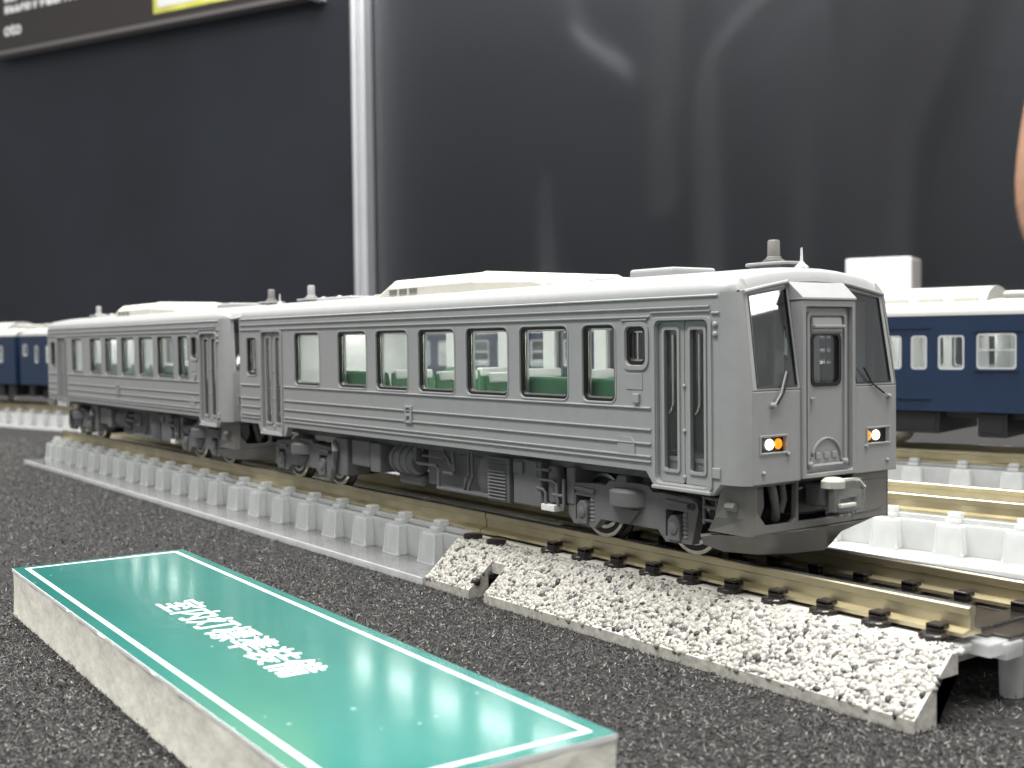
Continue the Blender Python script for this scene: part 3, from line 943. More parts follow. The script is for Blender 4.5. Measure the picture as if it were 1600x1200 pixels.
    for sg in (-1, 1):
        low = [(0, sg * 8.3), (-0.12, sg * 8.55), (-0.55, sg * 8.95), (-1.2, sg * 9.2), (-2.2, sg * 9.33)]
        top = [(-1.1, sg * 8.0), (-1.18, sg * 8.3), (-1.4, sg * 8.75), (-1.72, sg * 9.1), (-2.2, sg * 9.33)]
        lp = []
        lp.append([(p[0] - .5, p[1] * .95, 12.95) for p in low])
        lp.append([(p[0], p[1], 12.9) for p in low])
        lp.append([(p[0], p[1], 19.75) for p in low])
        lp.append([(p[0], p[1], 26.95) for p in top])
        build('nose_corner', MB().loft(lp), 'grey', c, smooth=True)
        ya, yb = sorted((sg * 8.31, sg * 3.08))
        hl = sorted((sg * 7.5, sg * 4.68))
        build('front_panel', MB().prism([(ya, 12.9), (yb, 12.9), (yb, 19.72), (ya, 19.72)], 'x', -0.7, 0.0, [[(hl[0], 15.18), (hl[1], 15.18), (hl[1], 16.38), (hl[0], 16.38)]]), 'grey', c, bevel=0.08)
        # headlamp cluster
        h = build('headlight', MB().prism([(hl[0] - .12, 15.06), (hl[1] + .12, 15.06), (hl[1] + .12, 16.5), (hl[0] - .12, 16.5)], 'x', -0.05, 0.1, [[(hl[0] + .04, 15.22), (hl[1] - .04, 15.22), (hl[1] - .04, 16.34), (hl[0] + .04, 16.34)]]), 'roof', c, bevel=0.04)
        build('housing', MB().box(-0.42, -0.36, hl[0], hl[1], 15.18, 16.38), 'dark', h)
        build('lamp', MB().lathe((-0.36, sg * 6.2, 15.77), [(0.4, 0), (0.4, 0.08), (0.33, 0.2), (0.2, 0.27), (0.05, 0.3)], 'x', 16), 'lamp', h, smooth=True)
        build('marker_lamp', MB().lathe((-0.36, sg * 5.22, 15.77), [(0.4, 0), (0.4, 0.06), (0.33, 0.14), (0.2, 0.18), (0.05, 0.2)], 'x', 16), 'amber', h, smooth=True)
        for (y, z) in ((7.2, 13.75), (4.55, 15.0)):
            build('bolt', MB().lathe((0, sg * y, z), [(0.17, 0), (0.17, 0.12), (0.08, 0.22)], 'x', 8), 'roof', c, smooth=True)
        # windscreen, raked back
        o_out = [(sg * 8.28, 19.74), (sg * 3.08, 19.74), (sg * 3.08, 27.72), (sg * 7.98, 26.95)]
        o_in = [(sg * 7.78, 19.95), (sg * 3.42, 19.95), (sg * 3.42, 27.32), (sg * 7.58, 26.72)]
        fr = build('windscreen_frame', MB().prism(o_out, 'x', -0.5, 0.0, [o_in]).shear(bend), 'grey', c, bevel=0.06)
        gi = [(sg * 7.68, 20.06), (sg * 3.5, 20.06), (sg * 3.5, 27.2), (sg * 7.49, 26.62)]
        build('gasket', MB().prism([(y * 1.0, z) for y, z in o_in], 'x', -0.2, 0.04, [gi]).shear(bend), 'rubber', fr)
        build('glass', MB().prism(gi, 'x', -0.12, -0.04).shear(bend), 'smoke', fr)
        # trim over the windscreen
        build('top_trim', MB().tube([bend((0.08, sg * 8.05, 26.92)), bend((0.12, sg * 6.0, 27.3)), bend((0.12, sg * 3.25, 27.75))], 0.16, 8), 'roof', c, smooth=True)
        # wiper
        if sg < 0:
            wpth = [[(0.25, -6.25, 18.65), (0.2, -5.5, 19.5), (0.06, -4.75, 21.1)], [(0.25, -5.95, 18.7), (0.2, -5.2, 19.5), (0.06, -4.4, 21.05)]]
        else:
            wpth = [[(0.25, 7.3, 18.8), (0.25, 6.6, 19.1)], [(0.2, 6.6, 19.1), (0.12, 5.2, 19.9), (0.06, 4.2, 21.2)]]
        for k, pt in enumerate(wpth):
            build('wiper', MB().tube(pt, 0.07, 6), 'roof' if k == 0 else 'dark', c)
        build('wiper_pivot', MB().lathe((0, wpth[0][0][1], wpth[0][0][2]), [(0.22, 0), (0.22, 0.25), (0.1, 0.34)], 'x', 10), 'roof', c, smooth=True)
    # gangway with hood
    gf = build('gangway_frame', MB().prism([(-3.06, 13.0), (3.06, 13.0), (3.06, 26.35), (-3.06, 26.35)], 'x', -1.25, 0.22, [rrect(-2.68, 2.68, 13.35, 25.85, 0.2)]), 'grey', c, bevel=0.08)
    hood = MB()
    hood.loft([[(0.22, -3.06, 26.37), (0.22, 3.06, 26.37), (-1.3, 3.06, 26.37), (-1.3, -3.06, 26.37)], [(0.3, -3.12, 26.4), (0.3, 3.12, 26.4), (-1.3, 3.2, 26.4), (-1.3, -3.2, 26.4)], [(0.28, -3.1, 26.55), (0.28, 3.1, 26.55), (-1.3, 3.2, 26.7), (-1.3, -3.2, 26.7)], [(-1.05, -3.2, 27.72), (-1.05, 3.2, 27.72), (-1.45, 3.2, 27.85), (-1.45, -3.2, 27.85)]], True, True)
    build('hood', hood, 'grey', c, bevel=0.06)
    gd = build('gangway_door', MB().prism(rrect(-2.66, 2.66, 13.37, 25.83, 0.2), 'x', -0.6, -0.2, [rrect(-1.72, 1.72, 19.9, 23.9, 0.55)]), 'grey', c, bevel=0.08)
    build('door_border', MB().prism(rrect(-2.3, 2.3, 13.65, 25.5, 0.35), 'x', -0.22, -0.02, [rrect(-2.02, 2.02, 13.95, 25.2, 0.3)]), 'grey', gd, bevel=0.06)
    build('gasket', MB().prism(rrect(-1.74, 1.74, 19.85, 23.92, 0.55), 'x', -0.3, -0.12, [rrect(-1.45, 1.45, 20.12, 23.7, 0.4)]), 'rubber', gd)
    build('pane', MB().prism(rrect(-1.5, 1.5, 20.0, 23.8, 0.4), 'x', -0.42, -0.34), 'smoke', gd)
    build('sun_visor', MB().loft([[(-0.2, -1.75, 25.15), (-0.2, 1.75, 25.15), (-0.2, 1.75, 23.75), (-0.2, -1.75, 23.75)], [(-0.02, -1.68, 25.0), (-0.02, 1.68, 25.0), (0.1, 1.68, 23.95), (0.1, -1.68, 23.95)]], True, True), 'grey', gd, bevel=0.08)
    build('visor_ledge', MB().box(-0.15, 0.3, -1.75, 1.75, 24.25, 24.5), 'roof', gd, bevel=0.07)
    build('door_handle', MB().box(-0.2, 0.1, -2.0, -1.5, 18.85, 19.05), 'roof', gd, bevel=0.05)
    build('door_arc', MB().tube([(-0.14, 1.75 * math.cos(a), 14.15 + 1.75 * math.sin(a)) for a in [math.pi * k / 16 for k in range(17)]], 0.11, 6), 'grey', gd, smooth=True)
    build('door_sill', MB().tube([(-0.1, -1.9, 13.85), (-0.1, 1.9, 13.85)], 0.14, 8), 'grey', gd, smooth=True)
    for y in (-2.05, 2.05):
        build('bolt', MB().lathe((-0.2, y, 14.0), [(0.26, 0), (0.26, 0.3), (0.12, 0.42)], 'x', 10), 'roof', gd, smooth=True)
    for y in (-0.95, 0.0, 0.95):
        build('door_plate', MB().box(-0.2, -0.08, y - 0.28, y + 0.28, 14.35, 14.85), 'grey', gd, bevel=0.05)
    # cab bulkhead, desk and rear end
    cab = MB().prism([(-8.3, 14.2), (8.3, 14.2), (8.3, 26.4), (-8.3, 26.4)], 'x', -3.1, -2.9, [rrect(-6.6, -2.6, 19.4, 25.4, .4), rrect(-1.6, 1.6, 14.6, 25.2, .3), rrect(2.6, 6.6, 19.4, 25.4, .4)])
    build('cab_bulkhead', cab, 'lining', c)
    for y in (-5.4, 5.4):
        build('driver_desk', MB().box(-2.6, -1.0, y - 2.1, y + 2.1, 14.3, 19.2), 'under', c, bevel=0.2)
        build('driver_seat', MB().box(-4.6, -3.9, y - 1.2, y + 1.2, 15.5, 21.4), 'under', c, bevel=0.25)
    rw = MB().prism([(-9.0, 13.25), (9.0, 13.25), (9.0, 26.8), (-9.0, 26.8)], 'x', X0 - 0.15, X0 + 0.2, [rrect(-2.6, 2.6, 13.8, 25.4, 0.2), rrect(-7.4, -3.8, 19.6, 25.2, .4), rrect(3.8, 7.4, 19.6, 25.2, .4)])
    build('rear_wall', rw, 'grey', c, bevel=0.08)
    build('rear_door', MB().prism(rrect(-2.58, 2.58, 13.82, 25.38, 0.2), 'x', X0 - 0.02, X0 + 0.3, [rrect(-1.5, 1.5, 19.8, 24.2, 0.4)]), 'grey', c)
    for yy in (-5.6, 5.6, 0):
        build('rear_pane', MB().prism(rrect(yy - 1.9, yy + 1.9, 19.5, 25.3, .3) if yy else rrect(-1.6, 1.6, 19.7, 24.3, .3), 'x', X0 + 0.32, X0 + 0.4), 'smoke', c)
    build('gangway_bellows', MB().prism(rrect(-3.1, 3.1, 13.4, 25.9, 0.4), 'x', X0 - 1.6, X0 - 0.16, [rrect(-2.4, 2.4, 14.0, 25.2, 0.3)]), 'dark', c)

    # ---- interior
    build('floor', MB().box(X0 + 0.6, -2.4, -8.4, 8.4, 13.4, 14.25), 'lining', c)
    build('ceiling', MB().box(X0 + 0.6, -3.2, -8.2, 8.2, 26.35, 26.6), 'lining', c)
    build('interior_lamp', MB().box(-84, -13.5, -0.5, 0.5, 26.05, 26.3), 'strip', c)
    for x in (-13.2, -75.2):
        build('partition', MB().prism([(-8.2, 14.3), (8.2, 14.3), (8.2, 26.3), (-8.2, 26.3)], 'x', x - .15, x + .15), 'lining', c)
    for sg in (-1, 1):
        y0 = sg * 8.1
        for (a, b) in ((-65.0, -53.5), (-29.8, -13.6)):
            build('bench_seat', MB().prism([(y0, 14.3), (y0 - sg * 3.4, 14.3), (y0 - sg * 3.6, 17.4), (y0 - sg * 1.3, 17.2), (y0 - sg * 0.8, 20.2), (y0 - sg * 0.2, 20.4), (y0, 20.2)], 'x', a, b), 'seat', c, bevel=0.25)
        x = -51.5
        while x < -31:
            ya, yb = sorted((sg * 8.1, sg * 2.9))
            st = build('cross_seat', MB().prism([(x - 2.9, 14.3), (x - 2.9, 17.0), (x - 0.5, 17.0), (x - 0.25, 20.3), (x + 0.25, 20.3), (x + 0.5, 17.0), (x + 2.9, 17.0), (x + 2.9, 14.3)], 'y', ya, yb), 'seat', c, bevel=0.2)
            build('headrest_cover', MB().box(x - 0.45, x + 0.45, ya + 0.3, yb - 0.3, 19.6, 20.55), 'cover', st, bevel=0.15)
            x += 8.75
        build('luggage_shelf', MB().box(-74, -14, *sorted((sg * 8.1, sg * 6.6)), 25.2, 25.4), 'lining', c)

    # ---- underframe and equipment
    build('underframe', MB().box(X0 + 1, -2.6, -6.8, 6.8, 12.3, 13.38), 'under', c)
    def kit(name, x0, x1, y0, y1, z0, z1, mat='under', bev=0.15):
        return build(name, MB().box(x0, x1, y0, y1, z0, z1), mat, c, bevel=bev)
    for sg in (-1, 1):
        def yy(a, b):
            return sorted((sg * a, sg * b))
        g = kit('radiator', -34.0, -30.5, *yy(5, 8.0), 8.4, 12.6)
        for k in range(12):
            build('louvre', MB().prism([(sg * 7.95, 8.7 + k * .32), (sg * 8.22, 8.7 + k * .32), (sg * 7.95, 8.92 + k * .32)], 'x', -33.7, -30.8), 'under', g)
        b = kit('battery_box', -29.9, -25.7, *yy(4.5, 7.9), 8.5, 12.7)
        build('lid', MB().box(-29.6, -28.2, *yy(7.88, 8.15), 11.4, 12.5), 'under', b, bevel=0.08)
        kit('equipment_box', -65.3, -62.2, *yy(5, 8.0), 8.2, 12.5)
        kit('equipment_box', -61.4, -57.2, *yy(4.6, 7.8), 9.6, 12.5)
        kit('equipment_box', -56.8, -54.6, *yy(4.6, 8.0), 9.2, 12.4)
        dm = build('air_tank', MB().lathe((-53.6, sg * 6.3, 10.9), [(0.3, 0), (1.3, 0.25), (1.55, 0.7), (1.55, 4.6), (1.3, 5.1), (0.3, 5.35)], 'x', 20), 'under', c, smooth=True)
        for x in (-52.3, -50.8, -49.4):
            build('strap', MB().lathe((x, sg * 6.3, 10.9), [(1.6, -.15), (1.7, -.1), (1.7, .1), (1.6, .15)], 'x', 20), 'under', dm, smooth=True)
        build('engine_block', MB().box(-47, -36.4, *yy(2.0, 6.6), 8.6, 12.4), 'under', c, bevel=0.3)
        build('fan_housing', MB().lathe((-35.1, sg * 4.6, 10.6), [(1.7, 0), (2.0, sg * 1.2), (1.9, sg * 2.6), (1.2, sg * 2.9), (0.4, sg * 3.0)], 'y', 22), 'under', c, smooth=True)
        build('pipe', MB().tube([(-47.6, sg * 7.7, 12.6), (-47.6, sg * 7.7, 11.2), (-47.2, sg * 7.7, 10.9), (-43.4, sg * 7.7, 10.9), (-43.1, sg * 7.7, 10.5), (-43.1, sg * 7.7, 8.8)], 0.17, 8), 'under', c, smooth=True)
        build('pipe', MB().tube([(-46.6, sg * 7.4, 12.6), (-46.6, sg * 7.4, 11.7), (-42.6, sg * 7.4, 11.7), (-42.4, sg * 7.4, 12.6)], 0.14, 8), 'under', c, smooth=True)
        build('pipe', MB().tube([(-42.3, sg * 7.6, 10.3), (-40.5, sg * 7.6, 10.3), (-40.3, sg * 7.6, 10.6), (-40.6, sg * 7.6, 12.5)], 0.2, 8), 'under', c, smooth=True)
        build('pipe', MB().tube([(-38.6, sg * 7.5, 8.9), (-38.4, sg * 7.5, 10.0), (-37.9, sg * 7.5, 10.4), (-37.9, sg * 7.5, 12.6)], 0.16, 8), 'under', c, smooth=True)
        build('pipe', MB().tube([(-38.0, sg * 7.5, 8.9), (-37.6, sg * 7.5, 9.6), (-37.2, sg * 7.5, 10.2), (-37.2, sg * 7.5, 12.6)], 0.16, 8), 'under', c, smooth=True)
        build('bottom_rail', MB().box(-43.3, -34.1, *yy(6.9, 7.9), 8.55, 8.85), 'under', c, bevel=0.06)
        build('elbow_bracket', MB().tube([(-42.8, sg * 7.2, 12.2), (-41.0, sg * 7.2, 10.6)], 0.22, 6), 'under', c)
        build('sump', MB().box(-53.8, -48.6, *yy(3.5, 6.2), 8.1, 9.4), 'under', c, bevel=0.4)
        # ladder frame and hanging bracket beside the bogie
        mb = MB()
        for path in ([(-26.3, 12.6), (-26.3, 11.4), (-26.0, 11.1), (-23.8, 11.1), (-23.4, 10.8), (-23.2, 8.9)], [(-26.2, 10.3), (-25.2, 10.2), (-25.0, 9.9), (-25.0, 9.0)], [(-23.9, 9.9), (-22.3, 9.9)], [(-26.3, 12.0), (-24.4, 12.0)], [(-22.4, 8.9), (-22.4, 11.4)]):
            mb.tube([(x, sg * 7.9, z) for x, z in path], 0.15, 8)
        build('ladder_frame', mb, 'under', c, smooth=True)
        build('cylinder', MB().lathe((-24.6, sg * 7.0, 9.0), [(0.3, 0), (0.7, 0.2), (0.7, 3.2), (0.5, 3.4)], 'z', 14), 'under', c, smooth=True)
        kit('white_label_box', -25.6, -23.7, *yy(6.8, 8.0), 8.35, 8.95, 'cover', 0.08)
        kit('hanging_box', -22.4, -21.3, *yy(5, 7.6), 9.2, 12.5)
        build('hose_arm', MB().tube([(-64.9, sg * 8.3, 12.0), (-64.2, sg * 8.4, 11.0), (-64.6, sg * 8.4, 9.0), (-65.6, sg * 8.3, 7.4)], [0.3, 0.42, 0.38, 0.25], 8), 'under', c, smooth=True)

    # ---- bogies
    for xc in (-14.35, -74.6):
        bo = build('bogie', MB().box(xc - 5.6, xc + 5.6, -3.4, 3.4, 8.0, 10.6), 'under', c, bevel=0.2)
        for sg in (-1, 1):
            fr = [(-7.7, 10.7), (-7.3, 11.15), (-4.0, 11.35), (-2.9, 11.3), (-2.4, 11.75), (-1.4, 11.8), (1.4, 11.8), (2.4, 11.75), (2.9, 11.3), (4.0, 11.35), (7.3, 11.15), (7.9, 10.9), (8.05, 10.4), (7.3, 7.6), (4.4, 7.5), (3.5, 8.35), (-3.5, 8.35), (-4.4, 7.5), (-7.2, 7.6), (-7.95, 8.4)]
            h1 = [(-6.9, 7.95), (-6.9, 10.1), (-4.4, 10.1), (-4.4, 7.95)]
            h2 = [(4.4, 7.95), (4.4, 10.1), (6.9, 10.1), (6.9, 7.95)]
            yq = sorted((sg * 6.7, sg * 7.5))
            sf = build('side_frame', MB().prism([(xc + a, b) for a, b in fr], 'y', yq[0], yq[1], [[(xc + a, b) for a, b in h] for h in (h1, h2)]), 'under', bo, bevel=0.12)
            yo = sorted((sg * 5.6, sg * 7.3))
            for ax in (-5.65, 5.65):
                jb = MB()
                jb.prism([(xc + ax - 0.85, 7.7), (xc + ax + 0.5, 7.7), (xc + ax + 0.5, 9.3), (xc + ax + 0.1, 9.75), (xc + ax - 0.45, 9.75), (xc + ax - 0.85, 9.3)], 'y', sg * 6.4, sg * 7.75)
                build('axle_box', jb, 'under', sf if False else bo, bevel=0.12)
                build('axle_cap', MB().lathe((xc + ax - 0.15, sg * 7.7, 8.75), [(0.5, 0), (0.5, sg * 0.12), (0.3, sg * 0.2)], 'y', 14), 'under', bo, smooth=True)
                build('coil_spring', MB().lathe((xc + ax + 0.85, sg * 7.15, 0), [(0.32, 7.85)] + [(0.34 + 0.08 * (k % 2), 7.9 + 0.17 * k) for k in range(13)] + [(0.3, 10.1)], 'z', 12), 'under', bo, smooth=True)
                build('damper', MB().tube([(xc + ax - 1.15, sg * 7.5, 10.75), (xc + ax + 1.4, sg * 7.5, 10.6)], 0.25, 8), 'under', bo, smooth=True)
                build('frame_bolt', MB().lathe((xc + ax + (1.75 if ax > 0 else -1.4), sg * 7.45, 10.6), [(0.3, 0), (0.3, sg * .12), (0.12, sg * .13)], 'y', 10), 'dark', bo, smooth=True)
                build('tie_bar', MB().tube([(xc + ax - 1.1, sg * 7.3, 7.75), (xc + ax + 1.1, sg * 7.3, 7.75)], 0.2, 8), 'under', bo, smooth=True)
            # air spring with bolster bracket
            sp = build('air_spring', MB().lathe((xc, sg * 6.6, 0), [(2.0, 9.85), (2.25, 10.0), (2.25, 11.1), (2.0, 11.3), (1.2, 11.4)], 'z', 28), 'under', bo, smooth=True)
            build('bracket', MB().loft([[(xc - 1.9, sg * 7.6, 11.2), (xc - 0.2, sg * 7.6, 11.2), (xc - 0.2, sg * 5.6, 11.2), (xc - 1.9, sg * 5.6, 11.2)], [(xc - 1.6, sg * 7.3, 12.3), (xc - 0.5, sg * 7.3, 12.3), (xc - 0.5, sg * 5.6, 12.3), (xc - 1.6, sg * 5.6, 12.3)]], True, True), 'under', bo, bevel=0.1)
            build('gusset', MB().prism([(xc - 1.6, 9.7), (xc + 1.6, 9.7), (xc + 0.3, 8.45), (xc - 0.3, 8.45)], 'y', sg * 7.3, sg * 7.75), 'under', bo, bevel=0.06)
        for ax in (-5.5, 5.5):
            ws = build('axle', MB().tube([(xc + ax, -6.2, 9.2), (xc + ax, 6.2, 9.2)], 0.5, 10), 'dark', bo, smooth=True)
            for sg in (-1, 1):
                prof = [(0.4, 0), (2.35, 0), (2.5, 0.1), (2.8, 0.2)]
                wprof = [(0.5, sg * 5.35), (1.9, sg * 5.35), (2.1, sg * 5.5), (2.78, sg * 5.45), (2.8, sg * 4.75), (3.15, sg * 4.55), (3.2, sg * 4.4), (3.0, sg * 4.25), (0.5, sg * 4.25)]
                build('wheel', MB().lathe((xc + ax, 0, 9.2), wprof, 'y', 36), 'dark', bo, smooth=True)
                build('tread', MB().lathe((xc + ax, 0, 9.2), [(2.55, sg * 5.47), (2.79, sg * 5.47), (2.82, sg * 5.4), (2.82, sg * 4.8), (2.55, sg * 4.8)], 'y', 36), 'steel', bo, smooth=True)
                build('wheel_disc', MB().lathe((xc + ax, 0, 9.2), [(1.95, sg * 5.3), (1.95, sg * 5.45), (0.4, sg * 5.6)], 'y', 30), 'dark', bo, smooth=True)
        build('gear_case', MB().box(xc - 2.6, xc + 2.6, -2.4, 2.4, 6.9, 8.2), 'dark', bo, bevel=0.3)

    # ---- skirt, plough and coupler
    sk = MB()
    sk.prism([(-7.2, 12.85), (-7.2, 9.05), (-2.4, 9.05), (-2.4, 12.85)], 'x', -1.3, -0.8, [[(-7.0, 12.6), (-7.0, 10.8), (-6.0, 9.68), (-3.15, 9.66), (-2.75, 10.0), (-2.65, 12.6)]])
    sk.box(-1.28, -0.82, -2.42, 3.95, 9.07, 9.66)
    skirt = build('skirt', sk, 'skirt', c, bevel=0.08)
    build('skirt_panel', MB().box(-1.3, -0.8, 3.93, 8.35, 9.1, 12.85), 'skirt', skirt, bevel=0.1)
    build('inset_panel', MB().prism([(4.2, 9.7), (7.2, 9.75), (8.0, 10.6), (8.0, 12.2), (4.2, 12.2)], 'x', -0.82, -0.72), 'skirt', skirt, bevel=0.06)
    for sg in (-1, 1):
        y = 7.2 if sg < 0 else 8.35
        a = [(-0.8, sg * y, 12.85), (-1.15, sg * (y + .55), 12.85), (-2.5, sg * 8.9, 12.85)]
        b = [(-0.8, sg * y, 9.06), (-1.15, sg * (y + .55), 9.0), (-3.9, sg * 8.9, 9.3)]
        m_ = [(-0.8, sg * y, 10.3), (-1.15, sg * (y + .55), 10.3), (-3.2, sg * 8.9, 10.4)]
        inn = lambda l: [(p[0] - .5, p[1] - sg * .5, p[2]) for p in l]
        build('skirt_side', MB().loft([inn(a), a, m_, b, inn(b)]), 'skirt', skirt)
        build('step_lamp', MB().tube([(-1.6, sg * 8.4, 11.2), (-2.4, sg * 8.55, 11.2)], 0.35, 8), 'skirt', skirt, smooth=True)
        mb = MB()
        for z in (9.9, 10.9, 11.6):
            mb.tube([(-3.2, sg * 8.3, z), (-5.0, sg * 8.3, z)], 0.13, 6)
        for x in (-3.6, -4.9):
            mb.tube([(x, sg * 8.3, 9.6), (x, sg * 8.3, 11.7)], 0.13, 6)
        build('footstep', mb, 'under', c)
    pl = []
    for (k, zt, zb) in ((0, 9.04, 7.55),):
        top = [(-4.6, -9.0, 8.75), (-3.2, -8.6, 9.0), (-1.2, -7.5, 9.03), (-0.5, -3, 9.03), (-0.3, 0, 9.03), (-0.5, 3, 9.03), (-1.2, 7.2, 9.03), (-3.2, 8.6, 9.0), (-4.6, 9.0, 8.75)]
        bot = [(-4.7, -8.6, 8.1), (-3.6, -7.6, 7.6), (-2.0, -5.6, 7.35), (-1.0, -3, 7.3), (-0.35, 0, 7.3), (-1.6, 2.4, 7.4), (-3.2, 4.6, 7.6), (-4.4, 6.6, 7.9), (-4.9, 7.6, 8.1)]
        back = [(p[0] - 0.9, p[1] * 0.9, p[2]) for p in bot]
        btop = [(p[0] - 0.9, p[1] * 0.9, p[2]) for p in top]
    build('plough', MB().loft([btop, top, bot, back]), 'skirt', c, smooth=True)
    # hoses and brake gear behind the left opening
    build('hose', MB().tube([(-1.6, -4.6, 12.6), (-1.4, -4.5, 11.6), (-1.5, -4.2, 10.6), (-1.9, -3.8, 9.9)], 0.35, 10), 'under', skirt, smooth=True)
    build('hose', MB().tube([(-1.7, -3.3, 12.6), (-1.5, -3.3, 11.4), (-1.6, -3.6, 10.4)], 0.28, 10), 'under', skirt, smooth=True)
    build('bracket_plate', MB().prism([(-6.7, 12.5), (-5.4, 12.5), (-5.3, 11), (-5.9, 9.9), (-6.5, 10.6)], 'x', -1.9, -1.6), 'under', skirt, bevel=0.1)
    build('bulkhead_plate', MB().box(-4.6, -4.2, -8.0, 8.0, 8.6, 12.9), 'dark', c)
    cp = build('coupler', MB().box(-3.5, 1.3, -0.9, 0.9, 10.7, 12.3), 'under', c, bevel=0.2)
    build('coupler_face', MB().prism([(-1.5, 10.5), (1.5, 10.5), (1.5, 12.4), (0.9, 12.8), (-0.9, 12.8), (-1.5, 12.4)], 'x', 1.2, 1.9, [[(-0.9, 10.9), (0.9, 10.9), (0.9, 11.5), (-0.9, 11.5)]]), 'skirt', cp, bevel=0.12)
    build('guard', MB().box(1.0, 2.2, -1.7, 1.7, 10.2, 12.9), 'pane', cp, bevel=0.2)
    build('top_valve', MB().lathe((1.2, -0.9, 12.3), [(0.9, 0), (0.9, 0.5), (0.6, 0.75), (0.2, 0.8)], 'z', 16), 'ivory', cp, smooth=True)
    build('valve_pipe', MB().tube([(1.2, -0.9, 12.75), (1.4, 0.4, 12.75), (1.5, 1.6, 12.7), (1.5, 2.3, 12.1)], 0.2, 8), 'ivory', cp, smooth=True)
    build('jumper_block', MB().box(1.9, 2.3, -1.3, 0.5, 10.85, 11.2), 'ivory', cp, bevel=0.1)
    build('draft_gear', MB().box(-3.0, -1.4, -2.3, 2.6, 10.0, 12.2), 'dark', c, bevel=0.2)
    return c

